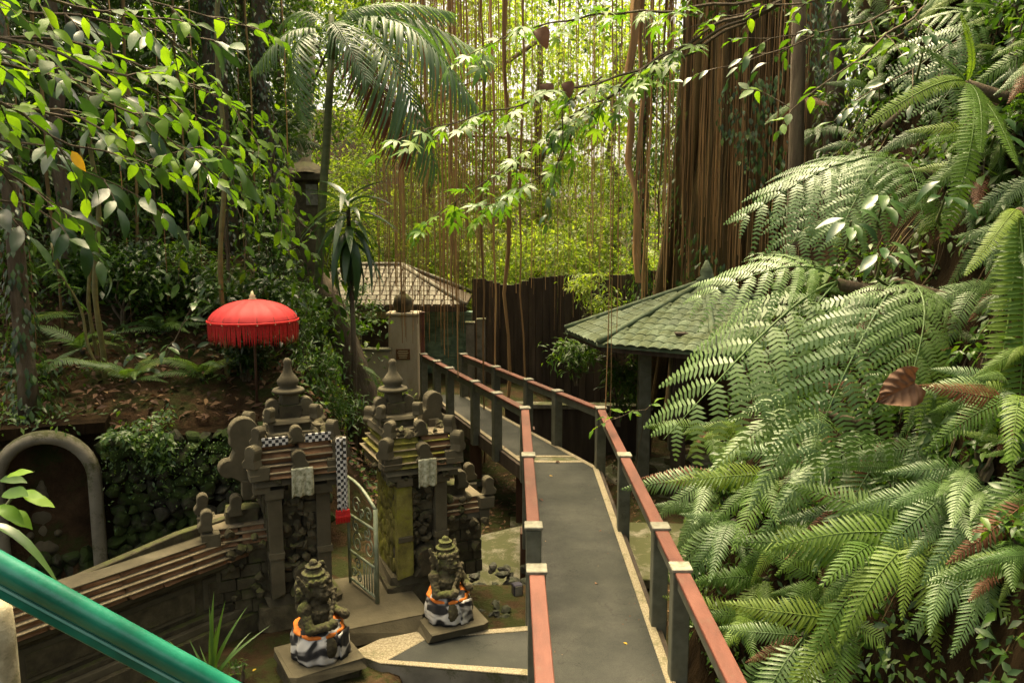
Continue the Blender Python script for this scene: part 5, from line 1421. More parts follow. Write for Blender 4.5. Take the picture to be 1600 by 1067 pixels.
for px, y0, yb, r in ((707, 15.2, 480, .022), (716, 15.3, 590, .02), (683, 16.5, 430, .018), (757, 17.2, 725, .04), (772, 17.4, 725, .035), (792, 17.8, 720, .06), (815, 18.0, 720, .04), (948, 12.5, 640, .014), (952, 11.6, 650, .009), (962, 13.0, 520, .010), (990, 16.0, 440, .09), (1003, 16.2, 430, .05), (1210, 9.5, 330, .014), (1216, 9.3, 250, .010)):
    hang(px, y0, yb, r); cnt += 1
for k in range(56):
    px = random.uniform(770, 1000); hang(px, random.uniform(13.5, 20), random.uniform(200, 520), random.uniform(0.003, 0.007)); cnt += 1
# curtain hugging the trunk
for k in range(70):
    px = random.uniform(1075, 1245) if random.random() < .75 else random.uniform(1005, 1080); y0 = 17.6 - 0.4 * math.cos((px - 1130) / 80) + random.uniform(-.35, .35)
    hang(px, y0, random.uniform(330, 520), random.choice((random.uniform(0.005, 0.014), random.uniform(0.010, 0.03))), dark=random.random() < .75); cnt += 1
mbx = MB()
for k in range(110):
    px = random.uniform(1070, 1250) if random.random() < .8 else random.uniform(1000, 1075); y0 = random.uniform(16.9, 18.3); b = atY(px, random.uniform(330, 500), y0); zt_ = 3.85 + 0.34 * y0
    r = random.uniform(0.004, 0.011)
    pts = [Vector((b.x + random.gauss(0, .012), y0 + random.gauss(0, .012), zt_ + (b.z - zt_) * i / 7)) - bn.location for i in range(8)]
    mbx.tube(pts, r, 3, False)
for k in range(110):
    px = random.uniform(590, 1000); y0 = random.uniform(16, 24); b = atY(px, random.uniform(300, 470), y0); zt_ = 3.85 + 0.34 * y0
    r = random.uniform(0.004, 0.010)
    pts = [Vector((b.x + random.gauss(0, .015), y0 + random.gauss(0, .015), zt_ + (b.z - zt_) * i / 7)) - bn.location for i in range(8)]
    mbx.tube(pts, r, 3, False)
mbx.obj('root_curtain', MAT['root'], bn, kind='stuff')
N = 8000
a = rng.uniform(math.pi * 0.95, math.pi * 2.05, N); zz = rng.uniform(2.5, 13, N)
dens = np.array([noise.noise((float(q) * 1.6, float(z_) * 0.5, 2.0)) for q, z_ in zip(a, zz)]) > 0.10
a = a[dens]; zz = zz[dens]; N = len(a)
rr = 1.75 + 0.5 * np.clip(1 - zz / 6.5, 0, 1) ** 1.6 + np.abs(rng.normal(0, .22, N))
P = np.stack([rr * np.cos(a), rr * 1.3 * np.sin(a), zz], 1)
d = np.stack([np.cos(a) * .5, np.sin(a) * .5, -.8 + rng.normal(0, .3, N)], 1); up_ = np.stack([np.cos(a), np.sin(a), .6 + rng.random(N)], 1)
inst('vine', scatter('vine', P, d, up_, rng.uniform(0.10, 0.22, N), L['mid']), bn)
P, ct_, cc = crown_pts((1.5, 2.5, 16.5), (5, 4, 1.6), 40, 60, 0.8, 0.3)
d_, u_ = rdirs(len(P))
inst('crown', scatter('crown', P, d_, u_, rng.uniform(0.14, 0.26, len(P)), L['mid']), bn)

# ================================================================== BACKGROUND WOOD
bgt = [(-13, 33, 15, 4.8, 'yellow'), (-7.5, 30, 13, 4.0, 'yellow'), (-3.2, 34, 15, 4.6, 'yellow'), (1.0, 30, 13, 4.2, 'yellow'), (4.5, 36, 15, 4.8, 'yellow'), (9.0, 31, 14, 4.4, 'mid'), (14, 35, 16, 5.2, 'yellow'), (19, 30, 14, 5.0, 'mid'), (-18, 30, 14, 5.0, 'mid')]
for k, (x, y, h, r, mt) in enumerate(bgt):
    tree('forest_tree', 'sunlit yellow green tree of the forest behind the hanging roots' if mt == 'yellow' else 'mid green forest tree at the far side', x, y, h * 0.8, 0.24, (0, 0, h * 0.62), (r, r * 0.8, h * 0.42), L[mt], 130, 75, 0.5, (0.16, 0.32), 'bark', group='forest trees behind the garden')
for k, (x, y, r, h) in enumerate(((0.6, 24.5, 1.6, 4.6), (2.6, 25.5, 1.8, 5.6), (4.3, 24.2, 1.5, 5.0), (-1.2, 25.8, 1.5, 4.4), (-3.5, 26.5, 1.8, 5.0), (1.6, 27.5, 2.0, 6.8), (6.5, 26, 2.0, 6.2), (-6.0, 25.5, 1.9, 5.4), (-2.2, 28.5, 2.0, 7.4), (3.6, 28.5, 2.0, 7.8), (-4.8, 28.5, 2.0, 7.0), (0.2, 29.5, 2.0, 8.4))):
    shrub('tall_shrub', 'tall yellow green bush behind the dark plank wall and building', x, y, r, h, L['yellow'], 60, 80, 0.32, (0.10, 0.2), 'bush', 'yellow green bushes behind the plank wall')
N = 60000
P = np.stack([rng.uniform(-60, 60, N), rng.uniform(40, 62, N), rng.random(N) ** 0.9 * 20], 1)
P[:, 2] += ground_z(P[:, 0], P[:, 1])
keep = np.array([noise.noise((p[0] * 0.22, p[1] * 0.2, p[2] * 0.28)) > -0.16 - 0.012 * max(0, 9 - p[2]) for p in P])
P = P[keep]; d_, u_ = rdirs(len(P))
inst('distant_wood', scatter('distant_wood', P, d_, u_, rng.uniform(0.35, 0.75, len(P)), L['yellow']), label='far mass of sunlit forest leaves', cat='forest', kind='stuff')
# trunks standing free
tree('pale_trunk_tree', 'tall tree with a pale straight trunk behind the palm', atY(492, 400, 22).x, 22, 14, 0.26, (0, 0, 14), (3, 3, 2.5), L['mid'], 40, 60, 0.5, (0.15, 0.28), 'palebark', limbs=5)
def ivy_tree(label, px, y, r, h, dens, mat, lean=(0, 0)):
    x = atY(px, 400, y).x; z0 = gz(x, y) - 0.1
    t = empty('ivy_tree', (x, y, z0), 0, label, 'tree')
    pts = limb_pts((0, 0, 0), (lean[0], lean[1], h), 10, 0, 0.03)
    MB().tube(pts, [r * (1.25 if i == 0 else 1 - 0.3 * i / 10) for i in range(11)], 10).obj('trunk', MAT['bark'], t, smooth=True)
    N = dens; tt = rng.random(N); k = np.clip((tt * 10).astype(int), 0, 9)
    A_ = np.array([tuple(p) for p in pts]); base = A_[k] + (A_[k + 1] - A_[k]) * (tt * 10 - k)[:, None]
    a = rng.uniform(0, 6.283, N); rr = r * 0.9 + np.abs(rng.normal(0, 0.10, N)) * (0.6 + 1.3 * (np.sin(tt * 23) > 0.2))
    P = base + np.stack([np.cos(a) * rr, np.sin(a) * rr, np.zeros(N)], 1)
    d = np.stack([np.cos(a) * 0.6, np.sin(a) * 0.6, -0.8 + rng.normal(0, .3, N)], 1); up_ = np.stack([np.cos(a), np.sin(a), 0.5 + rng.random(N)], 1)
    inst('ivy', scatter('ivy', P, d, up_, rng.uniform(0.07, 0.15, N), mat, TPL_S), t)
    P, c2, cc = crown_pts((lean[0], lean[1], h + 1), (2.4, 2.4, 1.4), 22, 60, 0.45)
    d_, u_ = rdirs(len(P)); inst('crown', scatter('crown', P, d_, u_, rng.uniform(0.12, 0.24, len(P)), mat), t)
    return t
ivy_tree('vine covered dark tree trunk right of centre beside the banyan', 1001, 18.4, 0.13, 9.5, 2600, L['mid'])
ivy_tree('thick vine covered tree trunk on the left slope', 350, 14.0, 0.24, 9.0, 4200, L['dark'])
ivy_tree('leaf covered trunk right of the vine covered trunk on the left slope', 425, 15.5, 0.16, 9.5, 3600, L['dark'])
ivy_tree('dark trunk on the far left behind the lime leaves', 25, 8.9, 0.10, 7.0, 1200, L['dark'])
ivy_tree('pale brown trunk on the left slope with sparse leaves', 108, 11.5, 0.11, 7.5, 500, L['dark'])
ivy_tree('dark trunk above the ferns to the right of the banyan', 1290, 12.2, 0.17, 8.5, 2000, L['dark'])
# leaning trunk near the building
lt = empty('leaning_tree', (atY(548, 600, 12.5).x, 12.5, gz(atY(548, 600, 12.5).x, 12.5)), 0, 'dark leaning trunk stump with yellow green ferns left of the small building', 'tree')
a = atY(566, 610, 12.5); b = atY(520, 480, 12.6); c = atY(502, 430, 12.7)
MB().tube([Vector((a.x, 12.5, a.z - 0.9)) - lt.location, a - lt.location, b - lt.location, c - lt.location], [0.28, 0.24, 0.19, 0.14], 9).obj('trunk', MAT['bark'], lt, smooth=True)
for k in range(9):
    p = a + (c - a) * random.random() + Vector((0.15, -0.12, 0)); e_ = p + Vector((random.uniform(-.1, .35), random.uniform(-.4, -.1), random.uniform(-.45, .1)))
    put_frond(lt, p, e_, 'sword')

# ================================================================== LEFT SLOPE
def on_hill(px0, px1, y0, y1):
    y = random.uniform(y0, y1); x = atY(random.uniform(px0, px1), 500, y).x
    return x, y
for k in range(58):
    x, y = on_hill(-80, 500, 11.4 if k > 14 else 10.4, 18.5)
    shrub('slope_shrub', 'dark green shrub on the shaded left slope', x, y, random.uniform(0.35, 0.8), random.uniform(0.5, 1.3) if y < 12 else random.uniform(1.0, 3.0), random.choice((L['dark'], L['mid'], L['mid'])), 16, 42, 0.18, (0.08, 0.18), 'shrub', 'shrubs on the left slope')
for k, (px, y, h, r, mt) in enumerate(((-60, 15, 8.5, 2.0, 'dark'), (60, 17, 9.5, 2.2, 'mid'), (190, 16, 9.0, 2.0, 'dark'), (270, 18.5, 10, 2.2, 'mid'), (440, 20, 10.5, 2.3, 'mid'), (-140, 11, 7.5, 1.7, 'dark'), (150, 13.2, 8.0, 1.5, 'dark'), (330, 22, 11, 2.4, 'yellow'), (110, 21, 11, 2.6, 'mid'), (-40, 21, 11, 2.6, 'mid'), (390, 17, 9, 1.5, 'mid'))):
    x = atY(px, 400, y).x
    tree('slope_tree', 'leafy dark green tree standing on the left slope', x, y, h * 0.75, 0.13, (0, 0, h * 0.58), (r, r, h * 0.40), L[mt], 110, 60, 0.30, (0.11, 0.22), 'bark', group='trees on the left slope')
N = 7000
P = np.stack([rng.uniform(-9, -1.6, N), rng.uniform(8.6, 17, N), np.zeros(N)], 1); P[:, 2] = ground_z(P[:, 0], P[:, 1]) + 0.02 + rng.random(N) * 0.04
P = P[(P[:, 1] > np.interp(P[:, 0], WALL_X, WALL_Y) + 0.25)]
d_, u_ = rdirs(len(P), 0.05, 0.2)
inst('leaf_litter', scatter('leaf_litter', P, d_, u_, rng.uniform(0.07, 0.16, len(P)), MAT['litter']), label='brown fallen leaves scattered over the left slope', cat='leaf litter', kind='stuff')
N = 2500
P = np.stack([rng.uniform(-0.9, 2.6, N), rng.uniform(8.0, 17, N), np.zeros(N)], 1); P[:, 2] = ground_z(P[:, 0], P[:, 1]) + 0.02
d_, u_ = rdirs(len(P), 0.05, 0.2)
inst('leaf_litter', scatter('leaf_litter', P, d_, u_, rng.uniform(0.05, 0.12, len(P)), MAT['litter']), label='fallen leaves on the ground beside and under the footbridge', cat='leaf litter', kind='stuff')
N = 9000
P = np.stack([rng.uniform(-8, -1.8, N), rng.uniform(8.6, 14.5, N), np.zeros(N)], 1)
kp = (P[:, 1] > np.interp(P[:, 0], WALL_X, WALL_Y) + 0.15) & (np.array([noise.noise((float(a) * 1.3, float(b) * 1.3, 8.0)) for a, b in P[:, :2]]) > 0.06)
P = P[kp]; N = len(P); P[:, 2] = ground_z(P[:, 0], P[:, 1]) + 0.03 + np.abs(rng.normal(0, .14, N))
d_, u_ = rdirs(N, 0.2, 0.4)
inst('slope_creeper', scatter('slope_creeper', P, d_, u_, rng.uniform(0.06, 0.14, N), L['mid']), label='patches of low green creeper on the left slope', cat='creeper', kind='stuff')
N = 150
sd_ = rng.random(N) < 0.5; yy = 5 + rng.random(N) * 12.5
xe = np.array([xl(float(y)) if q else xr(float(y)) for y, q in zip(yy, sd_)]); off = np.abs(rng.normal(0, .13, N))
P = np.stack([np.where(sd_, xe + off, xe - off), yy, np.full(N, 0.009)], 1)
d_, u_ = rdirs(N, 0, 0.05)
u_[:, :2] *= 0.3
inst('deck_litter', scatter('deck_litter', P, d_, u_, rng.uniform(0.012, 0.035, N), MAT['litter']), label='tiny leaf bits gathered along the edges of the deck', cat='leaf litter', kind='stuff')
# creeping cover hanging over the rock wall
N = 2600
tt = rng.random(N) ** 0.8; s_ = tt * 2.15
P = np.stack([W0.x + rd.x * s_, W0.y + rd.y * s_, np.zeros(N)], 1)
off = np.abs(rng.normal(0, 0.28, N))
hang_ = rng.random(N) < 0.6
P[:, 2] = np.where(hang_, 1.62 - off * (0.5 + 0.5 * np.sin(s_ * 7)), 1.6 + rng.random(N) * 0.35 * (0.5 + 0.5 * np.sin(s_ * 3.1)))
back = np.where(hang_, rng.uniform(-0.22, -0.02, N), rng.uniform(-0.1, 0.8, N))
P[:, 0] += -rd.y * back; P[:, 1] += rd.x * back
ok_ = ~((np.abs(s_ - nx_) < NW + 0.16) & (P[:, 2] < NZ1 + NW + 0.12)); P = P[ok_]; N = len(P)
d_, u_ = rdirs(N, 0.5, 0.4); u_[:, 1] -= 0.6
inst('ground_creeper', scatter('ground_creeper', P, d_, u_, rng.uniform(0.05, 0.10, N), L['mid']), label='green creeper spilling over the rock wall above the niche', cat='creeper', kind='stuff')
N = 1100
s_ = rng.uniform(1.4, 3.6, N)
P = np.stack([W0.x + rd.x * s_, W0.y + rd.y * s_, 1.5 - np.abs(rng.normal(0, .35, N))], 1); P[:, 0] += rd.y * 0.12; P[:, 1] -= rd.x * 0.12
d_, u_ = rdirs(N, 0.6, 0.3); u_[:, 1] -= 1.0
inst('wall_moss', scatter('wall_moss', P, d_, u_, rng.uniform(0.025, 0.05, N), L['mid']), label='small clinging leaves on the rock wall', cat='creeper', kind='stuff')
N = 26000
P = np.stack([rng.uniform(-26, -3, N), rng.uniform(15, 34, N), np.zeros(N)], 1); P[:, 2] = ground_z(P[:, 0], P[:, 1]) + np.abs(rng.normal(0, 0.8, N))
d_, u_ = rdirs(N)
inst('undergrowth', scatter('undergrowth', P, d_, u_, rng.uniform(0.15, 0.34, N), L['mid']), label='dense green undergrowth covering the upper left hillside', cat='undergrowth', kind='stuff')
N = 26000
P = np.stack([rng.uniform(-8, 30, N), rng.uniform(23, 40, N), np.zeros(N)], 1); P[:, 2] = ground_z(P[:, 0], P[:, 1]) + np.abs(rng.normal(0, 1.0, N))
d_, u_ = rdirs(N)
inst('undergrowth', scatter('undergrowth', P, d_, u_, rng.uniform(0.15, 0.34, N), L['yellow']), label='yellow green undergrowth of the forest floor behind the plank wall', cat='undergrowth', kind='stuff')
# bamboo canes
def cane(px0, py0, px1, py1, y, r, label):
    a, b = atY(px0, py0, y), atY(px1, py1, y)
    t = empty('cane', (a.x, a.y, min(a.z, gz(a.x, a.y))), 0, label, 'cane', 'upright canes on the left slope')
    m = MB(); pts = []; rd_ = []
    n = 26; z0_ = Vector((0, 0, -0.1)); top_ = b - t.location
    for i in range(n + 1):
        p = z0_ + (top_ - z0_) * (i / n); p += Vector((0.03 * math.sin(i * .5), 0.03 * math.cos(i * .4), 0)); pts.append(p); rd_.append(r * (1.18 if i % 3 == 0 else 1.0) * (1 - 0.3 * i / n))
    m.tube(pts, rd_, 7); m.obj('stem', MAT['bamboo'], t, smooth=True)
    for k in range(14):
        p = t.location + pts[random.randint(14, n)]
        for q in range(2): put_leaf(t, p, (random.uniform(-1, 1), random.uniform(-1, .3), random.uniform(-.6, .3)), (random.gauss(0, .3), -.3, 1), random.uniform(.14, .26), 'bamboo')
cane(352, 640, 342, -40, 10.4, 0.035, 'upright yellow green cane left of the red umbrella')
cane(160, 610, 140, 120, 9.9, 0.035, 'upright cane on the left slope above the niche, thicker of the pair')
cane(150, 600, 130, 200, 10.2, 0.025, 'thin upright cane on the left slope, beside a thicker cane')
cane(178, 620, 80, 380, 10.0, 0.02, 'thin leaning cane on the left slope')
# hanging lianas and slim stems on the left
for k, (px, y, yb, r) in enumerate(((55, 9.6, 560, .012), (95, 10.8, 600, .03), (205, 11.2, 520, .010), (235, 12.0, 600, .028), (265, 10.9, 470, .008), (300, 12.6, 560, .022), (318, 11.4, 430, .009), (385, 12.4, 440, .010), (455, 13.2, 420, .012), (20, 10.4, 520, .025), (405, 13.6, 520, .02))):
    b = atY(px, yb, y); zt_ = 3.85 + 0.33 * y; zb = min(b.z, gz(b.x, y)) if r > .015 else b.z
    t = empty('liana', (b.x, y, zb), 0, 'slim vine stem hanging over the left slope', 'vine', 'vines on the left slope')
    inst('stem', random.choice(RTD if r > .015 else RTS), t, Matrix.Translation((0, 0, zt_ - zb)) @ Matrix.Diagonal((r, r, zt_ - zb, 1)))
    N = 60 if r > .015 else 26
    zz = rng.random(N) * (zt_ - zb); a = rng.uniform(0, 6.28, N)
    P = np.stack([np.cos(a) * (r + .03), np.sin(a) * (r + .03), zz], 1); d = np.stack([np.cos(a), np.sin(a), -.6 + rng.normal(0, .3, N)], 1); up_ = np.stack([rng.normal(0, .3, N), rng.normal(0, .3, N), np.ones(N)], 1)
    inst('leaves', scatter('leaves', P, d, up_, rng.uniform(.07, .15, N), L['mid']), t)
# slim palm
px_, y_ = 507, 12.6
a = atY(497, 560, y_); tp = atY(519, 72, y_)
pm = empty('palm_tree', (a.x, y_, gz(a.x, y_)), 0, 'slim palm with drooping feathery fronds left of centre', 'palm')
pts = [Vector((0, 0, -0.1)), atY(495, 500, y_) - pm.location, atY(503, 330, y_) - pm.location, atY(514, 160, y_) - pm.location, tp - pm.location]
MB().tube(pts, [0.085, 0.075, 0.065, 0.06, 0.055], 9).obj('stem', MAT['palmstem'], pm, smooth=True)
MB().tube([tp - pm.location - Vector((0, 0, .2)), tp - pm.location + Vector((0, 0, .45))], [0.075, 0.04], 8).obj('crown_shaft', MAT['palmstem'], pm, smooth=True)
for (fx, fy, dy, k, up) in ((748, 165, -0.6, 'palm', (0.2, -.3, 1)), (690, 265, -1.0, 'palm', (.6, -.8, .6)), (765, 90, 0.6, 'palm', (0, 0, 1)), (575, 130, -1.6, 'palm', (0, -1, .6)), (640, 250, -0.5, 'dead', (.7, -.7, .5)), (395, 110, -0.7, 'palm', (-.2, -.4, 1)), (440, 40, 0.9, 'palm', (0, -.3, 1)), (470, 190, -0.9, 'palm', (-.6, -.7, .5)), (620, 10, -.5, 'palm', (0, -.6, 1)), (705, 20, 0.2, 'palm', (0, -.5, 1)), (600, 200, 0.7, 'palm', (.5, -.5, .5))):
    put_frond(pm, tp + Vector((0, 0, 0.15)), atY(fx, fy, y_ + dy), k, up)
# second palm behind
q = atY(440, 230, 18); p2 = empty('palm_tree', (q.x, 18, gz(q.x, 18)), 0, 'small grey green palm behind the slim palm', 'palm')
MB().tube([Vector((0, 0, -.1)), q - p2.location], [0.09, 0.07], 8).obj('stem', MAT['palmstem'], p2, smooth=True)
for (fx, fy, dy) in ((500, 230, -.5), (480, 300, -.8), (400, 190, .3), (450, 140, .2), (395, 250, -.6), (490, 165, .1), (430, 320, -.9)):
    put_frond(p2, q, atY(fx, fy, 18 + dy), 'palm', (0, -.6, 1))
# dracaena
q = atY(545, 360, 12.0); dc = empty('dracaena', (q.x, 12.0, gz(q.x, 12.0)), 0, 'dark strap leaved dracaena left of the hanging brown roots', 'plant')
MB().tube([Vector((0, 0, -.1)), Vector((0.03, 0, (q.z - dc.location.z) * .5)), q - dc.location + Vector((0, 0, .3))], [0.05, 0.04, 0.03], 7).obj('stem', MAT['bark'], dc, smooth=True)
for k in range(46):
    t = k / 45; a = k * 2.4; p = q + Vector((0, 0, 0.45 - 0.75 * t))
    put_leaf(dc, p, (math.cos(a), math.sin(a), 0.9 - 2.2 * t), (0, 0, 1), random.uniform(0.6, 0.95), 'drac')
for k, (px, py, y) in enumerate(((70, 600, 9.7), (130, 560, 10.3), (210, 610, 9.9), (255, 520, 11.0), (315, 590, 10.2), (45, 500, 10.6), (180, 470, 11.6), (290, 440, 12.2), (100, 450, 11.8), (360, 480, 11.8))):
    q = atY(px, py, y); q.z = gz(q.x, q.y)
    t = empty('slope_fern', q, 0, 'small fern on the shaded left slope', 'fern', 'ferns on the left slope')
    for f_ in range(8):
        a = R(45 * f_ + random.uniform(-20, 20)); l_ = random.uniform(.45, .8)
        put_frond(t, q, q + Vector((math.cos(a), math.sin(a) * .8 - .15, random.uniform(-.05, .6))) * l_, random.choice(('sword_d', 'sword')), (0, -.4, 1))
    inst('rootstock', random.choice(ROCKS), t, Matrix.Diagonal((.09, .09, .09, 1)))
# bright shrubs around the umbrella and between gate and building
for k, (px, py, y, r, h, mt) in enumerate(((500, 600, 10.6, 0.30, 0.9, 'mid'), (535, 600, 10.9, 0.32, 0.9, 'mid'), (475, 560, 11.3, 0.35, 1.2, 'mid'), (430, 520, 11.8, 0.4, 1.5, 'dark'), (560, 560, 12.8, 0.35, 0.9, 'yellow'), (385, 590, 10.4, .25, .6, 'dark'), (300, 480, 11.5, .45, 1.2, 'mid'), (590, 600, 14.5, .4, 1.2, 'yellow'), (560, 520, 15.5, .6, 1.9, 'mid'), (600, 470, 17.5, .55, 1.7, 'yellow'), (545, 450, 18.5, .8, 3.4, 'mid'), (520, 420, 16.0, .7, 3.0, 'yellow'))):
    x = atY(px, py, y).x
    lb = ['bright narrow leaved clump right behind the left gate tower', 'fine green clump between the two gate towers', 'green clump to the right of the red umbrella', 'dark bush directly behind the red umbrella', 'yellow green bush beside the leaning trunk', 'small dark clump under the red umbrella', 'grey green bush left of the red umbrella', 'yellow green clump in front of the cream pillar', 'tall green bush behind the dracaena', 'yellow green bush before the small building', 'tall mid green bush left of the small building roof', 'tall yellow green bush behind the slim palm stem'][k]
    shrub('garden_shrub', lb, x, y, r, h, L[mt], 14, 55, 0.13, (0.07, 0.15), 'shrub', 'shrubs behind the gate', TPL_N if k in (0, 1, 2, 7) else TPL_S)
# bamboo-leaved plants by the plank wall and pavilion
for k, (px, py, y, h) in enumerate(((925, 470, 18.6, 1.8), (900, 560, 16.9, 0.9), (965, 600, 16.2, 1.4))):
    q = atY(px, py, y)
    shrub('bamboo_clump', ['pale leaved bamboo clump in front of the plank wall', 'low bamboo leaves under the pavilion eave', 'bamboo leaves beside the grey pavilion post'][k], q.x, y, 0.45, h, L['yellow'] if k == 0 else L['mid'], 14, 40, 0.16, (0.14, 0.28), 'bamboo', 'bamboo clumps by the plank wall', TPL_N, z0=q.z - h * 0.6)

# ================================================================== FOREGROUND LEAVES
ul = empty('lime_leaved_tree', (-4.1, 5.0, 0), 0, 'tree with bright lime leaves filling the upper left corner', 'tree')
MB().tube(limb_pts((0, 0, -0.2), (0.1, 0.1, 6.6), 9, 0, 0.04), [0.13, 0.11, 0.10, 0.09, .085, .08, .075, .07, .06, .05], 9).obj('trunk', MAT['bark'], ul, smooth=True)
for spec in ([(-90, 40, 5.0), (60, 70, 5.1), (200, 120, 5.3), (330, 190, 5.6)], [(-90, 130, 4.9), (30, 170, 5.2), (120, 230, 5.3), (210, 250, 5.5)], [(-90, -30, 5.0), (90, 0, 5.4), (230, 30, 5.6), (300, 90, 5.8)], [(-60, 90, 5.2), (110, 120, 5.4), (240, 200, 5.6), (310, 250, 5.7)]):
    leafy_branch(ul, [ul.location + Vector((0.05, 0.05, atY(*spec[0]).z - 0.3))] + [atY(*s_) for s_ in spec], 'lime', 0.125, (0.11, 0.19), 0.36, 5, 0.02, 0.3, start=0.2)
ul2 = empty('lime_leaved_tree', (-4.9, 6.0, 0.2), 0, 'second lime leaved tree, half hidden behind the first in the upper left corner', 'tree')
MB().tube(limb_pts((0, 0, -0.4), (0.1, 0.1, 6.6), 9, 0, 0.04), [0.12, 0.11, 0.10, 0.09, .085, .08, .075, .07, .06, .05], 9).obj('trunk', MAT['bark'], ul2, smooth=True)
for spec in ([(-90, 230, 5.8), (-10, 250, 6.0), (90, 320, 6.2)], [(-60, 60, 6.0), (110, 60, 6.2), (260, 120, 6.4), (340, 150, 6.5)], [(-60, 160, 6.0), (100, 170, 6.2), (230, 250, 6.3), (290, 235, 6.3)], [(-60, -40, 6.0), (140, -20, 6.3), (300, 20, 6.6), (380, 40, 6.7)]):
    leafy_branch(ul2, [ul2.location + Vector((0.05, 0.05, atY(*spec[0]).z - 0.5))] + [atY(*s_) for s_ in spec], 'lime', 0.15, (0.12, 0.21), 0.40, 5, 0.02, 0.3, start=0.2)
put_leaf(ul, atY(112, 236, 5.1), (0.45, 0, -0.8), (0, -1, 0.4), 0.15, 'yellow')
u2 = empty('broad_leaved_tree', (-5.6, 7.0, 0.5), 0, 'tree with glossy dark broad leaves behind the lime leaves on the upper left', 'tree')
MB().tube(limb_pts((0, 0, -0.4), (0.1, 0.1, 6.6), 9, 0, 0.04), [0.13, 0.11, 0.10, 0.09, .085, .08, .075, .07, .06, .05], 9).obj('trunk', MAT['bark'], u2, smooth=True)
for spec in ([(-60, 80, 7.0), (120, 110, 7.2), (260, 180, 7.4), (340, 230, 7.6)], [(-60, 200, 6.9), (60, 230, 7.0), (190, 290, 7.2)], [(-60, 0, 7.0), (130, 30, 7.3), (310, 60, 7.6)], [(-60, 300, 6.8), (40, 320, 7.0), (110, 360, 7.1)], [(-60, 150, 7.4), (150, 190, 7.8), (270, 240, 8.0)]):
    leafy_branch(u2, [u2.location + Vector((0.05, 0.05, atY(*spec[0]).z - 0.8))] + [atY(*s_) for s_ in spec], 'big', 0.20, (0.22, 0.36), 0.42, 5, 0.022, 0.5, start=0.15)
for k, (lb, specs) in enumerate((('bright climber with drooping leaves on the trunk above the red umbrella', ([(345, 200, 11.2), (370, 320, 11.0), (400, 430, 10.9)], [(345, 240, 11.2), (310, 330, 11.0), (270, 420, 10.9)], [(350, 150, 11.3), (420, 250, 11.1), (450, 380, 11.0)])), ('bright climber with drooping leaves left of the slim palm stem', ([(425, 180, 12.6), (460, 300, 12.3), (480, 420, 12.1)], [(425, 240, 12.6), (410, 360, 12.3), (440, 470, 12.1)], [(430, 300, 12.4), (500, 380, 12.0), (530, 470, 11.8)])), ('low leafy sapling on the slope left of the red umbrella', ([(240, 640, 10.4), (260, 560, 10.3), (300, 480, 10.2)], [(240, 640, 10.4), (220, 570, 10.3), (200, 540, 10.2)])))):
    b0 = atY(*specs[0][0]); cl_ = empty('leafy_climber', (b0.x, b0.y, gz(b0.x, b0.y)), 0, lb, 'climber')
    for sp in specs:
        leafy_branch(cl_, ([Vector((b0.x, b0.y, gz(b0.x, b0.y)))] if k < 2 else []) + [atY(*q) for q in sp], 'lime' if k < 2 else 'big', 0.16, (0.14, 0.25), 0.36, 4, 0.016, 0.4, start=0.35 if k < 2 else 0.1)
# lobed-leaved branches over the middle
mt_ = empty('lobed_leaved_tree', (3.4, 9.8, -1.0), 0, 'overhanging tree with fresh lobed leaves across the top centre', 'tree')
tpz = 7.6
MB().tube([Vector((0, 0, 0)), Vector((0.1, 0.1, 3)), Vector((0.0, 0.0, 6)), Vector((-.1, 0, 9.5))], [0.12, 0.10, 0.09, 0.07], 9).obj('trunk', MAT['bark'], mt_, smooth=True)
tb = Vector((3.35, 9.8, 6.6))
for spec in ([(1120, 40, 9.6), (1000, 110, 9.4), (900, 140, 9.2), (790, 170, 9.0), (690, 195, 8.8), (630, 215, 8.8)], [(1100, 10, 9.8), (950, 20, 9.6), (840, 40, 9.4), (740, 80, 9.2)], [(1000, 110, 9.4), (900, 200, 9.6), (860, 270, 9.8), (760, 330, 10.0)], [(900, 180, 9.4), (800, 260, 10.2), (700, 320, 10.6), (670, 345, 10.8)]):
    leafy_branch(mt_, [tb] + [atY(*s_) for s_ in spec], 'lobed', 0.17, (0.15, 0.27), 0.36, 4, 0.024, 0.15, start=0.3)
for spec in ([(880, 170, 9.3), (880, 230, 9.4), (860, 300, 9.5)],):
    leafy_branch(mt_, [atY(940, 120, 9.3)] + [atY(*s_) for s_ in spec], 'big', 0.2, (0.14, 0.2), 0.25, 4, 0.012, 0.3)
for (px, py, s_) in ((855, 130, .22), (840, 45, .26), (885, 128, .2)):
    put_leaf(mt_, atY(px, py, 9.1), (random.uniform(-.6, .6), -.3, -.6), (0, -1, .5), s_, 'dead')
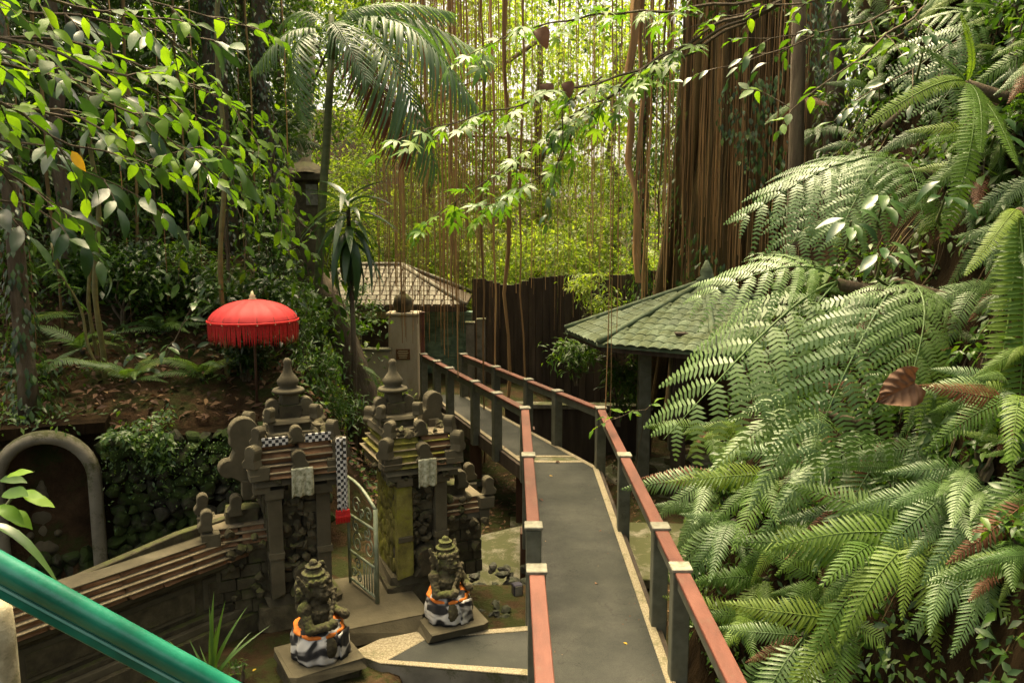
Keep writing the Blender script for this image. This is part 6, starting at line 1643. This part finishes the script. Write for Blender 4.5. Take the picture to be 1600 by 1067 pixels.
# upper right: leafy branches over the banyan and above the ferns
ur = empty('overhanging_tree', (4.6, 8.6, 4.3), 0, 'mid green leafy branches hanging above the fern bank', 'tree')
MB().tube([Vector((0, 0, -.3)), Vector((-.15, 0, 1.6)), Vector((0.1, 0.1, 4))], [0.13, 0.10, 0.07], 9).obj('trunk', MAT['bark'], ur, smooth=True)
for spec in ([(1330, 40, 8.0), (1220, 80, 8.0), (1120, 110, 8.2)], [(1420, 30, 7.6), (1330, 100, 7.2), (1240, 170, 7.4), (1200, 150, 7.5)], [(1500, 60, 7.4), (1420, 110, 7.0), (1350, 150, 6.8)], [(1560, 130, 7.0), (1500, 200, 6.6), (1560, 250, 6.4)], [(1320, -10, 8.6), (1200, 10, 9.0), (1080, 40, 9.4)], [(1400, 60, 8.4), (1280, 60, 8.8), (1170, 60, 9.2)]):
    leafy_branch(ur, [ur.location + Vector((0, 0, 2.0))] + [atY(*s_) for s_ in spec], 'lime' if random.random() < .5 else 'big', 0.22, (0.11, 0.19), 0.3, 4, 0.018, 0.3, start=0.25)
# fallen trunk crossing the upper right corner
fl = atY(1620, 20, 7.5); f2 = atY(1380, 200, 7.8)
ft = empty('leaning_log', f2, 0, 'brown leaning log crossing the upper right corner', 'log')
MB().tube([f2 - f2, (fl - f2) * 0.5 + Vector((0, 0, .06)), (fl - f2) * 1.3], [0.03, 0.07, 0.13], 8).obj('trunk', MAT['bark'], ft, smooth=True)

# ================================================================== FERN BANK
def fern(label, y, z, n, ln, kind, group=None, name='fern', spread=1.0, out=0.05, az=(-60, 125), el=(-1.5, 0.25), base=None):
    b = base or Vector((bank_x(y, z) - out, y, z))
    t = empty(name, b, 0, label, 'fern', group)
    for k in range(n):
        a = R(180 + (az[0] + (az[1] - az[0]) * (k + random.uniform(.2, .8)) / n))
        d = Vector((math.cos(a) * 1.1, math.sin(a) * 0.9, random.uniform(*el)))
        d.normalize(); l_ = ln * random.uniform(0.55, 1.35)
        put_frond(t, b, b + d * l_, 'dead_fern' if random.random() < 0.06 else kind, (-0.5, -0.8, 0.55))
    inst('rootstock', random.choice(ROCKS), t, Matrix.Diagonal((0.09, 0.09, 0.09, 1)))
    return t
def hero(label, base, tips, kind='tree', name='tree_fern', dy0=0):
    b = atY(*base)
    t = empty(name, b, 0, label, 'fern')
    for (px, py, y, up) in tips: put_frond(t, b, atY(px, py, y), kind, up)
    bx_ = bank_x(b.y, b.z)
    MB().tube([Vector((bx_ - b.x + 0.3, 0, -0.25)), Vector((0.03, 0, -0.03)), Vector((0, 0, 0.02))], [0.06, 0.05, 0.02], 8).obj('stem', MAT['bark'], t, smooth=True)
    return t
hero('large feathery fern with silvery fronds arching left over the footbridge', (1310, 440, 6.5), [(1030, 680, 5.9, (-.5, -.8, .7)), (1075, 470, 6.3, (-.35, -.7, .9)), (1190, 650, 5.7, (-.3, -.9, .6)), (1170, 395, 6.9, (0, -.6, 1))])
hero('large feathery fern with silvery fronds fanning down beside the brown dead leaf', (1400, 440, 6.3), [(1270, 735, 5.4, (-.2, -.95, .5)), (1400, 640, 5.3, (.1, -1, .5)), (1300, 560, 5.7, (-.3, -.8, .7)), (1500, 500, 5.7, (.3, -.8, .7))])
hero('pale feathery fern high on the bank pointing at the banyan roots', (1390, 255, 7.2), [(1145, 345, 6.9, (-.4, -.6, .9)), (1200, 300, 7.0, (-.3, -.5, 1)), (1230, 400, 6.6, (-.4, -.7, .8)), (1310, 390, 6.4, (-.2, -.9, .7)), (1330, 300, 6.6, (0, -.9, .7)), (1450, 350, 6.3, (.2, -.9, .6))])
hero('feathery fern with green fronds right of the dead leaf', (1500, 590, 6.2), [(1480, 800, 5.5, (-.1, -.9, .5)), (1570, 700, 5.4, (.2, -1, .5)), (1400, 740, 5.6, (-.3, -.8, .7))], 'sword_d')
hero('feathery fern low on the bank in front of the dark hollow', (1390, 690, 6.3), [(1275, 900, 5.6, (-.3, -.9, .5)), (1380, 900, 5.4, (0, -1, .5)), (1215, 790, 5.9, (-.5, -.8, .6))], 'sword_d')
hero('small feathery fern under the silvery fronds near the pavilion', (1270, 640, 6.9), [(1110, 740, 6.4, (-.5, -.7, .7)), (1170, 800, 6.2, (-.3, -.9, .6)), (1140, 660, 6.6, (-.5, -.6, .8)), (1250, 760, 6.1, (-.1, -.9, .6))], 'sword_d')
hero('feathery fern at the top right above the ladder ferns', (1560, 60, 7.4), [(1400, 130, 7.0, (-.3, -.8, .7)), (1460, 190, 6.8, (-.2, -.9, .6)), (1560, 200, 6.7, (0, -1, .6)), (1640, 160, 6.9, (.3, -.9, .6)), (1440, 30, 7.3, (-.2, -.7, .9))])
hero('long ladder ferns hanging at the right edge of the bank', (1590, 330, 5.6), [(1535, 720, 5.0, (-.2, -1, .3)), (1580, 740, 4.9, (0, -1, .3)), (1500, 430, 5.2, (-.6, -.8, .3)), (1630, 640, 5.0, (.2, -1, .3))], 'ladder', 'ladder_fern')
hero('narrow ladder ferns arching in the upper right above the pale fern', (1510, 130, 6.4), [(1350, 200, 6.0, (-.2, -.9, .5)), (1460, 380, 5.8, (-.2, -.9, .4)), (1530, 240, 5.7, (0, -1, .4)), (1400, 60, 6.6, (0, -.8, .8)), (1500, 20, 6.2, (0, -1, .4)), (1590, 260, 5.6, (.2, -1, .3))], 'ladder', 'ladder_fern')
hero('broad bright ladder ferns hanging at the lower right corner', (1640, 720, 4.8), [(1575, 1040, 4.4, (-.3, -1, .3)), (1620, 1100, 4.4, (0, -1, .3)), (1500, 900, 4.7, (-.5, -.8, .4))], 'sword', 'ladder_fern')
low = [(1240, 660), (1170, 690), (1130, 760), (1210, 760), (1300, 740), (1150, 830), (1240, 850), (1330, 830), (1200, 920), (1290, 930), (1380, 900), (1330, 990), (1260, 1010), (1440, 860), (1180, 980), (1110, 680), (1490, 790), (1100, 810), (1360, 780)]
for k, (px, py) in enumerate(low):
    # walk out along the view ray until it meets the bank
    r = ray(px, py); y = 3.0
    while y < 12:
        p = Vector((0, 0, CAMZ)) + r * (y / r.y)
        if p.x > bank_x(p.y, p.z) - 0.08: break
        y += 0.05
    fern('green fern tuft on the earth bank beside the right railing', y, p.z + 0.1, 7, random.uniform(0.55, 0.90), 'sword' if random.random() < .7 else 'sword_d', 'fern tufts on the bank', base=p + Vector((-0.02, 0, 0.10)))
for k in range(132):
    px, py = random.uniform(1100, 1640) if k < 104 else random.uniform(1430, 1640), random.uniform(-20, 880)
    if px < 1100 + 0.22 * abs(py - 820): px += 160
    r = ray(px, py); y = 3.0
    while y < 12:
        p = Vector((0, 0, CAMZ)) + r * (y / r.y)
        if p.x > bank_x(p.y, p.z) - 0.05: break
        y += 0.05
    kd = random.choice(('sword_d', 'sword', 'ladder', 'sword_d'))
    if random.random() < 0.42:
        shrub('bank_plant', 'small leafy plant growing among the ferns on the bank', p.x, p.y, 0.16, 0.34, L['mid'], 7, 12, 0.07, (0.06, 0.12), 'plant', 'leafy plants among the ferns', TPL_M, z0=p.z - 0.05, stems=4)
    else:
        fern('darker small fern rooted in the earth bank among the larger ferns', p.y, p.z, 5, random.uniform(0.35, 0.6), kd, 'small ferns on the bank', base=p)
# broad leaves above the ferns
for k, (px, py, y) in enumerate(((1380, 310, 6.2), (1330, 345, 6.0), (1560, 200, 6.0), (1480, 300, 5.8), (1380, 395, 5.8), (1445, 70, 6.6))):
    b = atY(px, py, y)
    t = empty('broad_leaved_plant', b + Vector((.1, .3, -.2)), 0, ['pointed leaved sprig above the silvery ferns', 'small pale leaved sprig left of the pointed sprig', 'broad leaved sprig near the right edge above the ferns', 'leafy sprig between the ladder ferns', 'sprig with one broad pale leaf over the fern crown', 'pale leaved sprig in the upper right'][k], 'plant')
    MB().tube([Vector((0.25, .3, -.1)), Vector((0, 0, 0)), b - t.location], [0.014, 0.012, 0.007], 5).obj('stem', MAT['palmstem'], t)
    for q in range(8):
        a = q * 2.4
        put_leaf(t, b + Vector((math.cos(a) * .05, math.sin(a) * .05, random.uniform(-.08, .08))), (math.cos(a), math.sin(a) - .5, random.uniform(-.9, .1)), (0, -.5, 1), random.uniform(.15, .24), 'big')
# the big dead leaf caught on the fern
dl_ = put_leaf(ft, atY(1435, 588, 5.15), (-0.75, -0.1, -0.45), (0.1, -1, 0.35), 0.31, 'dead', 'dead_leaf', 0)
dl_.parent = None; dl_.data = LV['crumpled'][0]; dl_.matrix_world = frame(atY(1430, 598, 5.12), (-0.85, -0.1, -0.42), (-0.1, -1, 0.25), 0.265)
tag(dl_, 'large curled brown dead leaf caught on the ferns', 'dead leaf')
hero('dead brown fern frond hanging by the right edge', (1560, 700, 5.3), [(1545, 790, 5.2, (0, -1, .3)), (1470, 1000, 5.6, (0, -1, .3))], 'dead_fern', 'dead_fern')
N = 20000
yy = rng.uniform(3.0, 10.5, N); zz = rng.uniform(-0.8, 8.5, N)
kp = np.array([noise.noise((float(a) * 0.9, float(b) * 0.9, 6.0)) for a, b in zip(yy, zz)]) > -0.16
yy = yy[kp]; zz = zz[kp]; N = len(yy)
P = np.array([(bank_x(float(a), float(b)) - 0.02, a, b) for a, b in zip(yy, zz)]); P[:, 0] -= np.abs(rng.normal(0, 0.05, N))
d_, u_ = rdirs(N, 0.6, 0.4); u_[:, 0] -= 1.0; u_[:, 1] -= 0.4
inst('bank_creeper', scatter('bank_creeper', P, d_, u_, rng.uniform(0.05, 0.13, N), L['mid']), label='small leaved creeper clothing the earth bank behind the ferns', cat='creeper', kind='stuff')
# hanging roots and moss on the bank
m = MB()
for k in range(260):
    y = random.uniform(3.5, 10); z = random.uniform(1.5, 6.5)
    pts = [Vector((bank_x(y, z - i * .12) - 0.02 - 0.015 * i, y + 0.02 * math.sin(i + k), z - i * .12)) for i in range(random.randint(3, 9))]
    m.tube(pts, random.uniform(.003, .009), 3, False)
m.obj('bank_roots', MAT['rootdark'], label='fine hanging roots over the bare earth of the bank', cat='roots', kind='stuff')

# ================================================================== NEAR LEFT AND SMALL THINGS
nl = empty('near_sprig', atY(-40, 860, 3.2), 0, 'glossy leaves reaching in at the left edge above the green handrail', 'plant')
MB().tube([Vector((-0.2, 0, -1.6)), Vector((0, 0, 0)), atY(20, 775, 3.2) - nl.location], [0.014, 0.012, 0.006], 6).obj('stem', MAT['palmstem'], nl, smooth=True)
for (px, py, d, s_) in ((-10, 800, (-.3, -.3, .8), .14), (5, 770, (.6, -.3, .1), .16), (25, 770, (.9, -.2, .12), .13), (35, 775, (1, -.2, -.05), .15), (0, 750, (.9, -.3, .2), .14), (15, 800, (.8, -.4, -.1), .13), (-5, 790, (.9, -.3, -.3), .15), (10, 745, (.6, -.1, .3), .12)):
    put_leaf(nl, atY(px, py, 3.2 + random.uniform(-.05, .05)), d, (0, -.5, 1), s_, 'lime')
nb = put_leaf(nl, atY(-30, 820, 3.2), (1, -.1, .12), (0, -.1, 1), 0.36, 'drac', var=2)
lb0 = atZ(335, 1062, 0.0)
ly = empty('lily_clump', lb0, 0, 'bright green strap leaved lily clump behind the green handrail', 'plant')
for (px, py, cv) in ((330, 940, 0), (318, 960, 0), (345, 955, 0), (365, 1000, 2), (380, 1035, 2), (300, 1000, 0), (275, 1010, 1), (338, 985, 0), (355, 975, 1), (310, 1020, 1), (372, 985, 1), (290, 1030, 1)):
    tp_ = atY(px, py, lb0.y + random.uniform(-.15, .15)); d = tp_ - lb0
    put_leaf(ly, lb0 + Vector((random.uniform(-.04, .04), random.uniform(-.04, .04), 0)), d, (d.x * -.3, -1, .8), d.length * 1.12, 'strap', var=cv)
cb = atZ(372, 1052, 0.0)
shrub('flower_clump', 'low pale flowering clump beside the near left plinth', cb.x, cb.y, 0.10, 0.14, L['mid'], 6, 12, 0.03, (0.03, 0.06), 'plant', None, TPL_S, z0=0.0, stems=2)
for k, (px, py, z, kind, s_, lb) in enumerate(((980, 1006, 0.012, 'yellow', .055, 'yellow fallen leaf on the near asphalt deck'), (930, 912, 0.012, 'dead', .05, 'brown fallen leaf in the middle of the deck'), (843, 780, 0.012, 'dead', .08, 'orange brown fallen leaf by the left railing'), (858, 743, 0.012, 'yellow', .06, 'pale fallen leaf near the deck joint'), (790, 700, 0.012, 'dead', .06, 'dark fallen leaf on the far part of the deck'), (940, 829, 0.012, 'dead', .04, 'tiny brown leaf on the deck, right of the middle'), (868, 722, 0.02, 'dead', .09, 'reddish leaf lying on the pebbled deck joint'), (395, 1048, 0.02, 'yellow', .05, 'yellow leaf on the ground beside the near plinth'))):
    p = atZ(px, py, z)
    o = inst('fallen_leaf', LV[kind][0], None, frame(p, (random.uniform(-1, 1), random.uniform(-.4, .4), 0.05), (0.1, -.1, 1), s_), lb, 'leaf', 'leaves fallen on the paving')
lf = atY(905, 640, 0) if False else None
sp_ = empty('bridge_sprig', Vector((1.75, 12.2, -0.9)), 0, 'light green leafy twig leaning over the right railing at the bend', 'plant')
leafy_branch(sp_, [sp_.location, atY(1010, 640, 11.2), atY(985, 640, 11.0), atY(950, 660, 10.9)], 'lime', 0.14, (0.12, 0.2), 0.2, 3, 0.012, 0.1, start=0.75)

# ================================================================== labels for look-alikes: order them by height band and side
ORD = ['first', 'second', 'third', 'fourth', 'fifth', 'sixth', 'seventh', 'eighth', 'ninth', 'tenth', 'eleventh', 'twelfth', 'thirteenth', 'fourteenth', 'fifteenth', 'sixteenth', 'seventeenth', 'eighteenth', 'nineteenth', 'twentieth']
def pix(p):
    d = p - Vector((0, 0, CAMZ)); dep = d.y * _cp - d.z * _sp
    return CX + F * d.x / dep, CY - F * (d.y * _sp + d.z * _cp) / dep
def relabel(group, short, bands):
    obs = [o for o in S.objects if o.parent is None and o.get('group') == group]
    obs.sort(key=lambda o: pix(o.location)[1])
    per = math.ceil(len(obs) / len(bands))
    for b, nm in enumerate(bands):
        part = sorted(obs[b * per:(b + 1) * per], key=lambda o: pix(o.location)[0])
        for i, o in enumerate(part): o['label'] = '%s, %s from the left %s' % (short, ORD[min(i, 19)], nm)
relabel('fern tufts on the bank', 'green fern tuft beside the right railing', ['in the upper row', 'in the middle row', 'in the lower row'])
relabel('shrubs on the left slope', 'green shrub on the left slope', ['in the highest row', 'in the upper row', 'in the lower row', 'in the lowest row'])
relabel('ferns on the left slope', 'small fern on the shaded left slope', ['in the upper row', 'in the lower row'])
relabel('vines on the left slope', 'slim vine stem over the left slope', ['ending higher', 'ending lower'])
relabel('trees on the left slope', 'leafy tree on the left slope', ['in the back row', 'in the front row'])
relabel('small ferns on the bank', 'small darker fern on the earth bank', ['in the topmost row', 'in the second row', 'in the third row', 'in the fourth row', 'in the fifth row', 'in the lowest row'])
relabel('leafy plants among the ferns', 'small leafy plant among the bank ferns', ['in the topmost row', 'in the upper row', 'in the lower row', 'in the lowest row'])
relabel('forest trees behind the garden', 'sunlit forest tree behind the hanging roots', ['in the farther row', 'in the nearer row'])
relabel('yellow green bushes behind the plank wall', 'tall yellow green bush behind the plank wall', ['in the farther row', 'in the nearer row'])
